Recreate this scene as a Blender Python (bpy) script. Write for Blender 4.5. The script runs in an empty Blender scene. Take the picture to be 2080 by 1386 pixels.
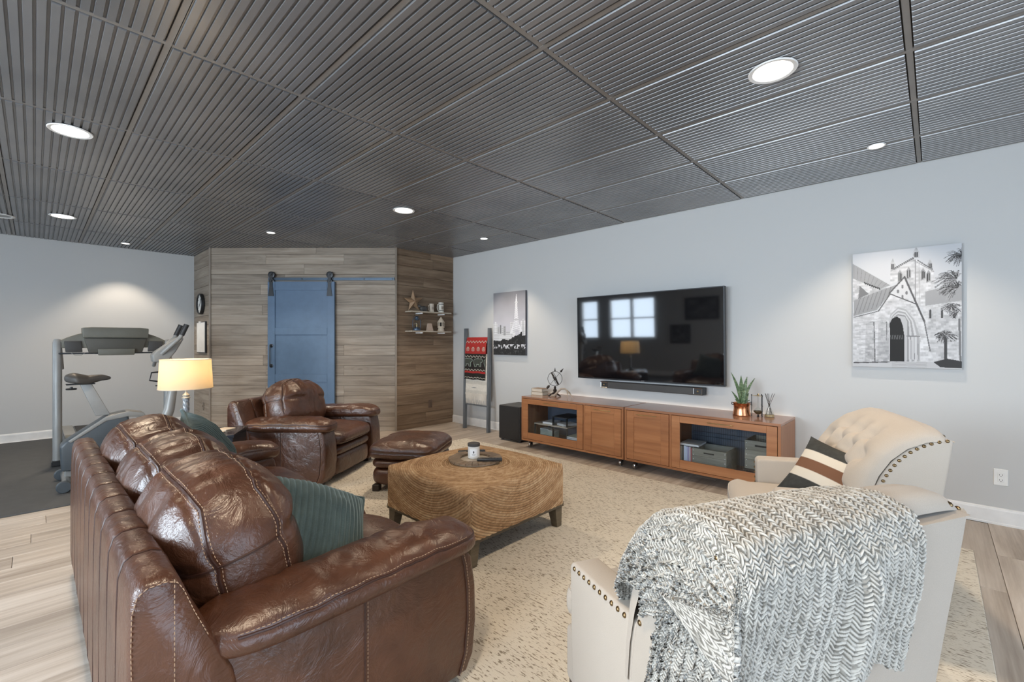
import bpy, bmesh, math, random
import numpy as np
from mathutils import Vector, Matrix, Euler
random.seed(7)
rng = np.random.default_rng(5)
SC = bpy.context.scene
COL = SC.collection
PI = math.pi

# ------------------------------------------------------------------ camera
CAMH = 1.28
CEIL = 2.67
YAW = math.radians(46.72)
cam_d = bpy.data.cameras.new('camera')
cam = bpy.data.objects.new('camera', cam_d)
COL.objects.link(cam)
cam.location = (0, 0, CAMH)
cam.rotation_euler = (PI / 2, 0, -YAW)
cam_d.sensor_width = 36.0
cam_d.lens = 913.3 / 2080 * 36.0
cam_d.shift_y = 4 / 2080
cam_d.clip_start = 0.05
SC.camera = cam

# ------------------------------------------------------------------ world, light, exposure
W_ = bpy.data.worlds.new('world')
SC.world = W_
W_.use_nodes = True
bgn = W_.node_tree.nodes['Background']
bgn.inputs[0].default_value = (0.55, 0.72, 1.0, 1)
bgn.inputs[1].default_value = 1.6
SC.view_settings.view_transform = 'Standard'
SC.view_settings.look = 'None'
SC.view_settings.gamma = 1
SC.view_settings.use_curve_mapping = False
SC.view_settings.exposure = 0.26
ROOM_X0, ROOM_X1, ROOM_Y0, ROOM_Y1 = -3.2, 4.66, -3.0, 8.62
COOL = (0.85, 0.925, 1.0)
WARM = (1.0, 0.80, 0.58)


def area(name, loc, rot, sx, sy, e, col):
    d = bpy.data.lights.new(name, 'AREA')
    d.shape = 'RECTANGLE'; d.size = sx; d.size_y = sy; d.energy = e; d.color = col
    o = bpy.data.objects.new(name, d); COL.objects.link(o)
    o.location = loc; o.rotation_euler = rot
    return o


# daylight just outside each window opening (y0, y1, z0, z1) of the wall at x = ROOM_X0
WIN_X = [(5.85, 7.40, 1.05, 2.30), (7.75, 8.45, 1.05, 2.30), (-1.2, 1.0, 0.9, 2.35), (1.5, 3.6, 0.9, 2.35)]
WIN_E = [32, 13, 160, 240]
for (a, b, c, d_), e in zip(WIN_X, WIN_E):
    area('daylight', (ROOM_X0 - 0.12, (a + b) / 2, (c + d_) / 2), (0, -PI / 2, 0), d_ - c, b - a, e, COOL)
# patio doors in the wall at y = ROOM_Y0
PAT = (-1.6, 2.6, 0.05, 2.25)
area('daylight', ((PAT[0] + PAT[1]) / 2, ROOM_Y0 - 0.12, 1.15), (PI / 2, 0, 0), PAT[1] - PAT[0], 2.2, 75, COOL)
DOWN_BIG = [(0.16, 4.09), (2.56, 0.60), (0.21, 6.90), (2.63, 4.02), (0.16, 0.60)]
DOWN_SMALL = [(4.03, 0.30), (4.06, 4.33), (2.02, 6.03), (0.86, 8.14)]
E_BIG, E_SMALL, E_LAMP = 95, 50, 3.8

# ------------------------------------------------------------------ helpers


def setp(o, label=None, cat=None, group=None, kind=None):
    if label: o['label'] = label
    if cat: o['category'] = cat
    if group: o['group'] = group
    if kind: o['kind'] = kind
    return o


def thing(name, loc=(0, 0, 0), rz=0.0, label=None, cat=None, group=None, kind=None):
    o = bpy.data.objects.new(name, None)
    COL.objects.link(o)
    o.empty_display_size = 0.1
    o.location = loc; o.rotation_euler = (0, 0, rz)
    return setp(o, label, cat, group, kind)


def copy_tree(o, parent=None):
    c = o.copy(); COL.objects.link(c); c.parent = parent
    for ch in o.children:
        copy_tree(ch, c)
    return c


def vn(P, s=1.0, seed=0):
    """value noise, P (N,3) -> [-1,1]"""
    P = np.asarray(P, float) * s + seed * 17.31
    i = np.floor(P).astype(np.int64); f = P - i
    f = f * f * (3 - 2 * f)

    def h(a, b, c):
        n = (a * 374761393 + b * 668265263 + c * 2147483647 + seed * 1013) & 0x7fffffff
        n = ((n ^ (n >> 13)) * 1274126177) & 0x7fffffff
        n = (n ^ (n >> 16)) & 0xffff
        return n / 32767.5 - 1
    r = 0
    for dx in (0, 1):
        wx = f[:, 0] if dx else 1 - f[:, 0]
        for dy in (0, 1):
            wy = f[:, 1] if dy else 1 - f[:, 1]
            for dz in (0, 1):
                wz = f[:, 2] if dz else 1 - f[:, 2]
                r = r + wx * wy * wz * h(i[:, 0] + dx, i[:, 1] + dy, i[:, 2] + dz)
    return r


def fbm(P, s=1.0, o=3, seed=0):
    r = 0; a = 1; t = 0
    for k in range(o):
        r = r + a * vn(P, s * 2 ** k, seed + k); t += a; a *= 0.5
    return r / t


def ridge(P, s, seed=0):
    return 1 - np.abs(fbm(P, s, 2, seed)) * 2.2


class MB:
    def __init__(s):
        s.V = []; s.F = []; s.n = 0; s.cols = None

    def add(s, V, F):
        V = np.asarray(V, float).reshape(-1, 3)
        s.V.append(V)
        off = s.n
        for f in F: s.F.append(tuple(i + off for i in f))
        s.n += len(V)
        return s

    def box(s, x0, x1, y0, y1, z0, z1, bev=0.0, M=None, seg=1):
        if bev <= 0:
            V = np.array([(x, y, z) for x in (x0, x1) for y in (y0, y1) for z in (z0, z1)], float)
            F = [(0, 1, 3, 2), (4, 6, 7, 5), (0, 4, 5, 1), (2, 3, 7, 6), (0, 2, 6, 4), (1, 5, 7, 3)]
        else:
            bm = bmesh.new()
            bmesh.ops.create_cube(bm, size=1)
            for v in bm.verts:
                v.co = Vector(((x0 + x1) / 2 + v.co.x * (x1 - x0), (y0 + y1) / 2 + v.co.y * (y1 - y0), (z0 + z1) / 2 + v.co.z * (z1 - z0)))
            bmesh.ops.bevel(bm, geom=bm.edges[:], offset=bev, segments=seg, affect='EDGES', profile=0.5)
            bm.verts.index_update()
            V = np.array([v.co[:] for v in bm.verts]); F = [tuple(v.index for v in f.verts) for f in bm.faces]
            bm.free()
        if M is not None:
            V = np.array([(M @ Vector(v))[:] for v in V])
        return s.add(V, F)

    def tube(s, pts, r, n=8, caps=True, closed=False):
        pts = [Vector(p) for p in pts]
        m = len(pts)
        rr = r if hasattr(r, '__len__') else [r] * m
        rings = []
        up = None
        for i in range(m):
            if closed:
                t = pts[(i + 1) % m] - pts[i - 1]
            else:
                t = pts[min(i + 1, m - 1)] - pts[max(i - 1, 0)]
            if t.length < 1e-9: t = Vector((0, 0, 1))
            t.normalize()
            if up is None:
                up = t.orthogonal().normalized()
            else:
                up = (up - t * up.dot(t))
                if up.length < 1e-6: up = t.orthogonal()
                up.normalize()
            b = t.cross(up)
            rings.append([(pts[i] + (up * math.cos(2 * PI * k / n) + b * math.sin(2 * PI * k / n)) * rr[i])[:] for k in range(n)])
        V = [v for R_ in rings for v in R_]
        F = []
        for i in range(m if closed else m - 1):
            j = (i + 1) % m
            for k in range(n):
                F.append((i * n + k, i * n + (k + 1) % n, j * n + (k + 1) % n, j * n + k))
        if caps and not closed:
            F.append(tuple(range(n))[::-1]); F.append(tuple((m - 1) * n + k for k in range(n)))
        return s.add(V, F)

    def lathe(s, prof, c=(0, 0, 0), n=24, M=None, close=True):
        """prof list of (r,z)"""
        V = []; F = []
        for (r, z) in prof:
            for k in range(n):
                a = 2 * PI * k / n
                V.append((c[0] + max(r, 1e-5) * math.cos(a), c[1] + max(r, 1e-5) * math.sin(a), c[2] + z))
        for i in range(len(prof) - 1):
            for k in range(n):
                F.append((i * n + k, i * n + (k + 1) % n, (i + 1) * n + (k + 1) % n, (i + 1) * n + k))
        if close:
            F.append(tuple(range(n))[::-1]); F.append(tuple((len(prof) - 1) * n + k for k in range(n)))
        if M is not None:
            V = [(M @ Vector(v))[:] for v in V]
        return s.add(V, F)

    def prism(s, pts, axis, a, b):
        """2-D outline extruded along axis; axis 0: pts=(y,z), 1: (x,z), 2: (x,y)"""
        n = len(pts)

        def mk(p, t):
            return [(t, p[0], p[1]), (p[0], t, p[1]), (p[0], p[1], t)][axis]
        V = [mk(p, a) for p in pts] + [mk(p, b) for p in pts]
        F = [tuple(range(n))[::-1], tuple(range(n, 2 * n))]
        for i in range(n):
            j = (i + 1) % n
            F.append((i, j, n + j, n + i))
        return s.add(V, F)

    def grid(s, P, cu=False, cv=False):
        """P (m,n,3)"""
        m, n = P.shape[:2]
        F = []
        for i in range(m if cu else m - 1):
            i2 = (i + 1) % m
            for j in range(n if cv else n - 1):
                j2 = (j + 1) % n
                F.append((i * n + j, i2 * n + j, i2 * n + j2, i * n + j2))
        return s.add(P.reshape(-1, 3), F)

    def mesh(s, name, mat, smooth=True, angle=35):
        me = bpy.data.meshes.new(name)
        V = np.concatenate(s.V) if s.V else np.zeros((0, 3))
        me.from_pydata(V.tolist(), [], s.F)
        me.validate(clean_customdata=False)
        bm = bmesh.new(); bm.from_mesh(me)
        bmesh.ops.recalc_face_normals(bm, faces=bm.faces[:])
        bm.to_mesh(me); bm.free()
        if mat is not None:
            for m_ in (mat if isinstance(mat, (list, tuple)) else [mat]): me.materials.append(m_)
        if smooth:
            me.shade_smooth()
            if angle < 180: me.set_sharp_from_angle(angle=math.radians(angle))
        return me

    def build(s, name, mat, parent=None, smooth=True, angle=35, loc=None, rot=None):
        o = bpy.data.objects.new(name, s.mesh(name, mat, smooth, angle))
        COL.objects.link(o)
        o.parent = parent
        if loc is not None: o.location = loc
        if rot is not None: o.rotation_euler = rot
        return o


def inst(name, me, parent, loc, rot=(0, 0, 0), scale=(1, 1, 1)):
    o = bpy.data.objects.new(name, me); COL.objects.link(o)
    o.parent = parent; o.location = loc; o.rotation_euler = rot; o.scale = scale
    return o


def fastgrid(name, P, mat, parent=None, col=None, closed=False, flip=False, angle=180):
    """big grid (m,n,3) straight into a mesh, optional vertex colour (m,n,3)"""
    m, n = P.shape[:2]
    me = bpy.data.meshes.new(name)
    idx = np.arange(m * n).reshape(m, n)
    a = idx[:-1, :-1].ravel(); b = idx[1:, :-1].ravel(); c = idx[1:, 1:].ravel(); d = idx[:-1, 1:].ravel()
    q = np.stack([a, d, c, b] if flip else [a, b, c, d], 1)
    me.vertices.add(m * n); me.vertices.foreach_set('co', P.reshape(-1).astype(np.float32))
    me.loops.add(q.size); me.loops.foreach_set('vertex_index', q.ravel().astype(np.int32))
    me.polygons.add(len(q)); me.polygons.foreach_set('loop_start', np.arange(0, q.size, 4, dtype=np.int32))
    me.polygons.foreach_set('loop_total', np.full(len(q), 4, dtype=np.int32))
    me.update(calc_edges=True)
    if col is not None:
        ca = me.color_attributes.new('Col', 'FLOAT_COLOR', 'POINT')
        c4 = np.ones((m * n, 4), np.float32); c4[:, :3] = col.reshape(-1, 3)
        ca.data.foreach_set('color', c4.ravel())
    me.materials.append(mat)
    me.shade_smooth()
    o = bpy.data.objects.new(name, me); COL.objects.link(o); o.parent = parent
    return o


_cs = {}


def cubesphere(n):
    if n in _cs: return _cs[n]
    t = np.tan(np.linspace(-1, 1, n + 1) * PI / 4)
    key = {}; V = []; F = []
    for ax in range(3):
        for sg in (-1, 1):
            ids = np.zeros((n + 1, n + 1), int)
            for i in range(n + 1):
                for j in range(n + 1):
                    p = [0, 0, 0]; p[ax] = sg; p[(ax + 1) % 3] = t[i]; p[(ax + 2) % 3] = t[j]
                    k = (round(p[0], 6), round(p[1], 6), round(p[2], 6))
                    if k not in key:
                        key[k] = len(V); V.append(p)
                    ids[i, j] = key[k]
            for i in range(n):
                for j in range(n):
                    f = (ids[i, j], ids[i + 1, j], ids[i + 1, j + 1], ids[i, j + 1])
                    F.append(f if sg > 0 else f[::-1])
    _cs[n] = (np.array(V, float), F)
    return _cs[n]


def soft(name, h, c, mat, parent, e=4.0, n=24, fn=None, e3=None):
    """rounded soft box; returns (object, mapper) where mapper maps cube-surface points to surface points"""
    V, F = cubesphere(n)
    E = e3 or (e, e, e)

    def mapper(p):
        p = np.asarray(p, float)
        p = p / np.max(np.abs(p), axis=1, keepdims=True)
        # iterate radius for the anisotropic exponent
        r = np.ones(len(p))
        for _ in range(12):
            g = (np.abs(p[:, 0] * r) ** E[0] + np.abs(p[:, 1] * r) ** E[1] + np.abs(p[:, 2] * r) ** E[2])
            r = r * g ** (-1 / max(E))
        q = p * r[:, None]
        P = q * np.array(h)
        if fn is not None: P = fn(P, q)
        return P + np.array(c)
    mb = MB(); mb.add(mapper(V), F)
    o = mb.build(name, mat, parent, True, 180)
    return o, mapper


def stitches(name, pts, mat, parent, r=0.0013, dash=0.008, gap=0.004, off=0.0):
    """row of thread dashes along a polyline"""
    pts = [Vector(p) for p in pts]
    L = [0]
    for a, b in zip(pts, pts[1:]): L.append(L[-1] + (b - a).length)
    tot = L[-1]

    def at(s_):
        import bisect
        i = min(max(bisect.bisect_right(L, s_) - 1, 0), len(pts) - 2)
        d = L[i + 1] - L[i]
        return pts[i].lerp(pts[i + 1], (s_ - L[i]) / d if d > 0 else 0)
    mb = MB(); s_ = 0
    while s_ + dash < tot:
        mb.tube([at(s_), at(s_ + dash * .5), at(s_ + dash)], [r * .6, r, r * .6], 4)
        s_ += dash + gap
    return mb.build(name, mat, parent)


# ------------------------------------------------------------------ materials


class NT:
    def __init__(s, name):
        s.m = bpy.data.materials.new(name); s.m.use_nodes = True
        s.t = s.m.node_tree; s.b = s.t.nodes['Principled BSDF']; s.out = s.t.nodes['Material Output']

    def n(s, typ, **kw):
        o = s.t.nodes.new(typ)
        for k, v in kw.items():
            if k.startswith('i_'):
                key = k[2:]
                o.inputs[int(key) if key.isdigit() else key.replace('_', ' ')].default_value = v
            else: setattr(o, k, v)
        return o

    def l(s, a, b): s.t.links.new(a, b)

    def ramp(s, fac, stops):
        r = s.n('ShaderNodeValToRGB'); cr = r.color_ramp
        cr.elements[0].position = stops[0][0]; cr.elements[0].color = (*stops[0][1], 1)
        cr.elements[1].position = stops[-1][0]; cr.elements[1].color = (*stops[-1][1], 1)
        for p, c in stops[1:-1]:
            e = cr.elements.new(p); e.color = (*c, 1)
        s.l(fac, r.inputs[0]); return r.outputs[0]

    def coords(s, scale=(1, 1, 1), rand=0.0, kind='Object'):
        tc = s.n('ShaderNodeTexCoord'); o = tc.outputs[kind]
        if rand:
            oi = s.n('ShaderNodeObjectInfo')
            mu = s.n('ShaderNodeMath', operation='MULTIPLY'); mu.inputs[1].default_value = rand
            s.l(oi.outputs['Random'], mu.inputs[0])
            ad = s.n('ShaderNodeVectorMath', operation='ADD'); s.l(o, ad.inputs[0]); s.l(mu.outputs[0], ad.inputs[1]); o = ad.outputs[0]
        mp = s.n('ShaderNodeMapping'); mp.inputs['Scale'].default_value = scale
        s.l(o, mp.inputs[0]); return mp.outputs[0]

    def noise(s, vec, scale, detail=4, rough=.55, dist=0.0):
        x = s.n('ShaderNodeTexNoise'); x.inputs['Scale'].default_value = scale; x.inputs['Detail'].default_value = detail
        x.inputs['Roughness'].default_value = rough; x.inputs['Distortion'].default_value = dist
        s.l(vec, x.inputs['Vector']); return x.outputs['Fac']

    def bump(s, h, strength=.3, dist=.002, prev=None):
        b = s.n('ShaderNodeBump'); b.inputs['Strength'].default_value = strength; b.inputs['Distance'].default_value = dist
        s.l(h, b.inputs['Height'])
        if prev is not None: s.l(prev, b.inputs['Normal'])
        s.l(b.outputs[0], s.b.inputs['Normal']); return b.outputs[0]

    def mixc(s, fac, a, b, mode='MIX'):
        m = s.n('ShaderNodeMix', data_type='RGBA', blend_type=mode)
        for inp, v in ((m.inputs[0], fac), (m.inputs[6], a), (m.inputs[7], b)):
            if hasattr(v, 'links') or hasattr(v, 'is_linked'): s.l(v, inp)
            else: inp.default_value = v if isinstance(v, (int, float)) else (*v, 1)
        return m.outputs[2]


def plain(name, col, rough=.5, metal=0.0, spec=.5, bump=None, ior=None, coat=0):
    t = NT(name); b = t.b
    b.inputs['Base Color'].default_value = (*col, 1); b.inputs['Roughness'].default_value = rough
    b.inputs['Metallic'].default_value = metal
    b.inputs['Specular IOR Level'].default_value = spec
    if ior: b.inputs['IOR'].default_value = ior
    if coat: b.inputs['Coat Weight'].default_value = coat; b.inputs['Coat Roughness'].default_value = .1
    # faint tonal variation so every surface is procedural
    v = t.coords()
    nz = t.noise(v, 9, 3)
    c = t.ramp(nz, [(.3, tuple(x * .93 for x in col)), (.7, tuple(min(1, x * 1.05) for x in col))])
    t.l(c, b.inputs['Base Color'])
    if bump:
        t.bump(t.noise(v, bump[0], 4), bump[1], bump[2])
    return t.m


def emis(name, col, e):
    t = NT(name); t.b.inputs['Base Color'].default_value = (*col, 1)
    t.b.inputs['Emission Color'].default_value = (*col, 1); t.b.inputs['Emission Strength'].default_value = e
    return t.m


def m_wood(name, dark, mid, light, axis=0, rand=20, rough=.5, scale=1.0, knots=True, rvar=.12, spec=.4, bstr=.25):
    t = NT(name)
    sc = [14.0, 14.0, 14.0]; sc[axis] = 1.3
    v = t.coords(tuple(x * scale for x in sc), rand)
    n1 = t.noise(v, 1.0, 7, .62, .6)
    sc2 = [60.0, 60.0, 60.0]; sc2[axis] = 2.2
    v2 = t.coords(tuple(x * scale for x in sc2), rand)
    n2 = t.noise(v2, 1.0, 4, .6)
    c = t.ramp(n1, [(.28, dark), (.5, mid), (.72, light)])
    c = t.mixc(.35, c, t.ramp(n2, [(.3, dark), (.7, light)]), 'MIX')
    if knots:
        sk = [7.0, 7.0, 7.0]; sk[axis] = 2.6
        vk = t.coords(tuple(x * scale for x in sk), rand)
        vo = t.n('ShaderNodeTexVoronoi'); vo.inputs['Scale'].default_value = .75; t.l(vk, vo.inputs['Vector'])
        wv = t.n('ShaderNodeMath', operation='MULTIPLY'); wv.inputs[1].default_value = 42; t.l(vo.outputs['Distance'], wv.inputs[0])
        sn = t.n('ShaderNodeMath', operation='SINE'); t.l(wv.outputs[0], sn.inputs[0])
        k2 = t.ramp(vo.outputs['Distance'], [(.02, (1, 1, 1)), (.30, (0, 0, 0))])
        mm = t.n('ShaderNodeMath', operation='MULTIPLY'); t.l(sn.outputs[0], mm.inputs[0]); t.l(k2, mm.inputs[1])
        m2 = t.n('ShaderNodeMath', operation='MULTIPLY'); m2.inputs[1].default_value = .35; t.l(mm.outputs[0], m2.inputs[0]); m2.use_clamp = True
        c = t.mixc(m2.outputs[0], c, dark)
    oi = t.n('ShaderNodeObjectInfo')
    hv = t.n('ShaderNodeHueSaturation')
    mr = t.n('ShaderNodeMapRange'); mr.inputs[3].default_value = 1 - rvar; mr.inputs[4].default_value = 1 + rvar
    t.l(oi.outputs['Random'], mr.inputs[0]); t.l(mr.outputs[0], hv.inputs['Value']); t.l(c, hv.inputs['Color'])
    t.l(hv.outputs[0], t.b.inputs['Base Color'])
    t.b.inputs['Roughness'].default_value = rough; t.b.inputs['Specular IOR Level'].default_value = spec
    t.bump(n2, bstr, .002)
    return t.m


def m_leather(name, dark, light):
    t = NT(name)
    v = t.coords()
    n1 = t.noise(v, 3.2, 5, .6, .5)
    n0 = t.noise(v, 14, 4, .6)
    c = t.ramp(n1, [(.3, dark), (.72, light)])
    c = t.mixc(.25, c, t.ramp(n0, [(.3, dark), (.7, light)]))
    t.l(c, t.b.inputs['Base Color'])
    t.b.inputs['Specular IOR Level'].default_value = .75
    r = t.n('ShaderNodeMapRange'); r.inputs[3].default_value = .24; r.inputs[4].default_value = .44
    t.l(n0, r.inputs[0]); t.l(r.outputs[0], t.b.inputs['Roughness'])
    vo = t.n('ShaderNodeTexVoronoi'); vo.inputs['Scale'].default_value = 260; t.l(v, vo.inputs['Vector'])
    b1 = t.bump(t.noise(v, 9, 5, .62, 1.2), .42, .022)
    b2 = t.bump(t.noise(v, 34, 3, .6, .8), .18, .006, b1)
    t.bump(vo.outputs['Distance'], .10, .0007, b2)
    return t.m


def m_fabric(name, col, scale=420, var=.10, rough=.9, bs=.3, blot=None):
    t = NT(name)
    v = t.coords((1, 1, 1)); n = t.noise(v, scale, 2, .6)
    n2 = t.noise(v, 6, 3)
    c = t.ramp(n, [(.25, tuple(x * (1 - var) for x in col)), (.75, tuple(min(1, x * (1 + var)) for x in col))])
    c = t.mixc(.3, c, t.ramp(n2, [(.3, tuple(x * .9 for x in col)), (.7, col)]))
    t.l(c, t.b.inputs['Base Color']); t.b.inputs['Roughness'].default_value = rough
    t.b.inputs['Specular IOR Level'].default_value = .15
    t.b.inputs['Sheen Weight'].default_value = .15
    t.bump(n, bs, .0006)
    return t.m


def m_vcol(name, rough=.8, spec=.2, mul=1.0, sheen=0):
    t = NT(name)
    a = t.n('ShaderNodeVertexColor', layer_name='Col')
    t.l(a.outputs[0], t.b.inputs['Base Color'])
    t.b.inputs['Roughness'].default_value = rough; t.b.inputs['Specular IOR Level'].default_value = spec
    t.b.inputs['Sheen Weight'].default_value = sheen
    return t.m


M = {}
t_ = NT('wall_paint'); t_.b.inputs['Base Color'].default_value = (.54, .535, .52, 1); t_.b.inputs['Roughness'].default_value = .65
t_.b.inputs['Specular IOR Level'].default_value = .3; t_.bump(t_.noise(t_.coords(), 180, 3), .06, .0005)
M['wall'] = t_.m
M['trim'] = plain('trim_paint', (.80, .79, .77), .4, 0, .4)
M['white_plastic'] = plain('white_plastic', (.78, .77, .74), .35)
M['floor'] = m_wood('floor_plank', (.24, .185, .14), (.46, .385, .315), (.66, .585, .51), 0, 31, .42, .55, False, .10, .35, .12)
M['floor_gap'] = plain('floor_joint', (.10, .085, .07), .9)
M['siding'] = m_wood('barn_siding', (.14, .108, .082), (.29, .235, .182), (.42, .36, .29), 0, 40, .6, .8, True, .16, .3, .35)
M['siding_brown'] = m_wood('barn_siding_brown', (.075, .045, .026), (.18, .12, .075), (.30, .22, .15), 0, 40, .6, .8, True, .14, .3, .35)
M['siding_trim'] = m_wood('siding_trim', (.16, .13, .10), (.24, .20, .16), (.34, .29, .24), 2, 40, .6, .8, False, .05)
M['gap'] = plain('dark_joint', (.03, .025, .02), .9)


def m_panel():
    t = NT('ceiling_panel_metal')
    v = t.coords((1, 1, 1), 5)
    n = t.noise(v, 1.6, 3)
    c = t.ramp(n, [(.3, (.205, .205, .21)), (.7, (.285, .28, .28))])
    t.l(c, t.b.inputs['Base Color'])
    t.b.inputs['Metallic'].default_value = .5
    t.b.inputs['Roughness'].default_value = .34
    t.b.inputs['Specular IOR Level'].default_value = .7
    t.bump(t.noise(v, 90, 2), .08, .0006)
    return t.m


M['panel'] = m_panel()
M['tbar'] = plain('ceiling_grid_metal', (.26, .24, .22), .4, .3, .5)
M['leather'] = m_leather('brown_leather', (.038, .0135, .007), (.118, .044, .020))
M['thread'] = plain('tan_thread', (.42, .28, .18), .8)
M['welt'] = plain('leather_welt', (.045, .017, .011), .45)
M['feet'] = plain('dark_feet', (.03, .022, .018), .5)
M['beige'] = m_fabric('beige_linen', (.46, .40, .335), 500, .10, .92, .35)
M['button'] = m_fabric('button_linen', (.50, .44, .37), 500, .06)
M['nail'] = plain('antique_brass', (.22, .15, .075), .28, .9, .5)
M['espresso'] = plain('espresso_wood', (.045, .03, .02), .4)
M['taupe_wood'] = m_wood('taupe_wood', (.06, .045, .028), (.11, .085, .055), (.15, .12, .08), 0, 9, .5, 1, False)
M['cherry'] = m_wood('cherry_cabinet', (.20, .075, .028), (.34, .135, .052), (.44, .20, .085), 1, 12, .34, .5, False, .04, .5, .05)
M['cherry_v'] = m_wood('cherry_cabinet_upright', (.20, .075, .028), (.33, .13, .05), (.43, .19, .08), 2, 12, .36, .5, False, .04, .5, .05)
M['cherry_top'] = m_wood('cherry_top', (.22, .10, .055), (.33, .165, .10), (.40, .21, .13), 1, 12, .16, .5, False, .04, .7, .03)
M['black'] = plain('black_plastic', (.018, .018, .019), .4)
M['black_gloss'] = plain('black_gloss', (.012, .012, .013), .12)
M['black_metal'] = plain('black_metal', (.035, .036, .038), .38, .6)
M['charcoal'] = plain('charcoal_vinyl', (.062, .058, .054), .5, 0, .4, (300, .2, .0005))
M['steel'] = plain('brushed_steel', (.55, .54, .52), .28, 1)
M['brass'] = plain('warm_brass', (.50, .38, .20), .3, 1)
M['copper'] = plain('hammered_copper', (.62, .27, .13), .25, 1, .5, (70, .3, .003))
M['blue'] = plain('slate_blue_paint', (.080, .135, .215), .42, 0, .45, (40, .05, .001))
M['blue_iron'] = plain('blue_iron', (.06, .085, .115), .4, .5)
M['navy_box'] = plain('dark_table_laquer', (.028, .032, .040), .14, 0, .7)
M['cork'] = plain('coaster_stone', (.62, .52, .40), .6)
M['greymetal'] = plain('grey_powdercoat', (.30, .30, .29), .42, .2)
M['olive'] = plain('olive_plastic', (.155, .148, .118), .45)
M['grey_plastic'] = plain('grey_plastic', (.24, .24, .23), .4)
M['dark_plastic'] = plain('dark_plastic', (.060, .072, .082), .38)
M['rubber'] = plain('rubber', (.03, .03, .032), .8)
M['mat'] = plain('gym_mat', (.085, .086, .086), .78, 0, .25, (220, .5, .001))
M['leaf'] = None
M['soil'] = plain('soil', (.03, .02, .014), .95)
M['twine'] = None
M['paper'] = plain('paper', (.74, .72, .68), .7)
M['book_tan'] = plain('tan_book_cloth', (.42, .30, .20), .7)
M['book_page'] = plain('book_pages', (.60, .52, .42), .8)
M['antler'] = plain('antler', (.36, .29, .22), .5)
M['ladder'] = m_wood('ladder_paint', (.075, .085, .092), (.11, .12, .13), (.16, .17, .18), 2, 6, .6, 1, False, .05)
M['candle_white'] = plain('candle_glass', (.72, .70, .66), .2)
M['oak'] = m_wood('rustic_oak', (.10, .065, .04), (.21, .145, .09), (.32, .23, .15), 0, 9, .5, 1.6, False)
M['shelfwood'] = m_wood('shelf_wood', (.30, .25, .19), (.42, .36, .28), (.52, .45, .36), 0, 9, .6, 1.6, False)
M['crate'] = m_wood('crate_wood', (.13, .12, .09), (.24, .225, .175), (.33, .31, .25), 1, 9, .7, 1.2, False)


def m_glass(name, tint=(1, 1, 1), refl=.06, dark=0.0):
    """thin pane: see-through with a mirror share"""
    t = NT(name)
    tr = t.n('ShaderNodeBsdfTransparent'); tr.inputs[0].default_value = (*tint, 1)
    gl = t.n('ShaderNodeBsdfGlossy'); gl.inputs['Roughness'].default_value = .02
    lw = t.n('ShaderNodeLayerWeight'); lw.inputs[0].default_value = .5
    pw = t.n('ShaderNodeMath', operation='POWER'); t.l(lw.outputs['Facing'], pw.inputs[0]); pw.inputs[1].default_value = 4.0
    ma = t.n('ShaderNodeMath', operation='MULTIPLY_ADD'); t.l(pw.outputs[0], ma.inputs[0]); ma.inputs[1].default_value = .45; ma.inputs[2].default_value = refl * .5
    mx = t.n('ShaderNodeMixShader')
    t.l(ma.outputs[0], mx.inputs[0]); t.l(tr.outputs[0], mx.inputs[1]); t.l(gl.outputs[0], mx.inputs[2])
    t.l(mx.outputs[0], t.out.inputs['Surface'])
    return t.m


M['pane'] = m_glass('window_glass', (.95, .98, 1))
M['door_glass'] = m_glass('tinted_cabinet_glass', (.90, .93, .96))
M['clear'] = m_glass('clear_glass', (.93, .95, .95))
M['slate_back'] = plain('slate_back_panel', (.10, .115, .14), .5)
M['vcol'] = m_vcol('printed_canvas', .75, .2)
M['knit'] = m_vcol('knit_yarn', .95, .1, 1, .25)
M['rope'] = m_vcol('water_hyacinth_rope', .8, .2)
M['weave'] = m_vcol('woven_blanket', .95, .08, 1, .1)


def m_screen():
    t = NT('tv_screen')
    t.b.inputs['Base Color'].default_value = (.006, .006, .007, 1)
    t.b.inputs['Roughness'].default_value = .045
    t.b.inputs['IOR'].default_value = 2.15
    t.bump(t.noise(t.coords(), 2.0, 1), .012, .002)
    return t.m


M['screen'] = m_screen()


def m_teal():
    t = NT('teal_corduroy')
    v = t.coords()
    n = t.noise(v, 300, 2); n2 = t.noise(v, 10, 3)
    c = t.ramp(n2, [(.3, (.030, .052, .054)), (.7, (.060, .095, .096))])
    c = t.mixc(.3, c, t.ramp(n, [(.3, (.025, .042, .045)), (.7, (.085, .125, .125))]))
    t.l(c, t.b.inputs['Base Color']); t.b.inputs['Roughness'].default_value = .85
    t.b.inputs['Sheen Weight'].default_value = .6; t.b.inputs['Sheen Roughness'].default_value = .4
    t.b.inputs['Sheen Tint'].default_value = (.6, .75, .75, 1)
    t.bump(n, .4, .001)
    return t.m


M['teal'] = m_teal()

# ------------------------------------------------------------------ floor


def struct(o, label=None):
    o['kind'] = 'structure'
    if label: o['label'] = label
    return o


mb = MB(); mb.box(ROOM_X0 - .2, ROOM_X1 + .2, ROOM_Y0 - .2, ROOM_Y1 + .2, -.06, -.009)
floor = struct(mb.build('floor', M['floor_gap'], smooth=False), 'pale greige wood plank floor of the whole room')
PW, PLN = .195, 1.22
_pm = {}


def plank_mesh(L):
    k = round(L, 2)
    if k not in _pm:
        b = MB(); b.box(-k / 2 + .0012, k / 2 - .0012, -PW / 2 + .0011, PW / 2 - .0011, -.009, 0, .0014)
        _pm[k] = b.mesh('plank', M['floor'], False)
    return _pm[k]


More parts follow.
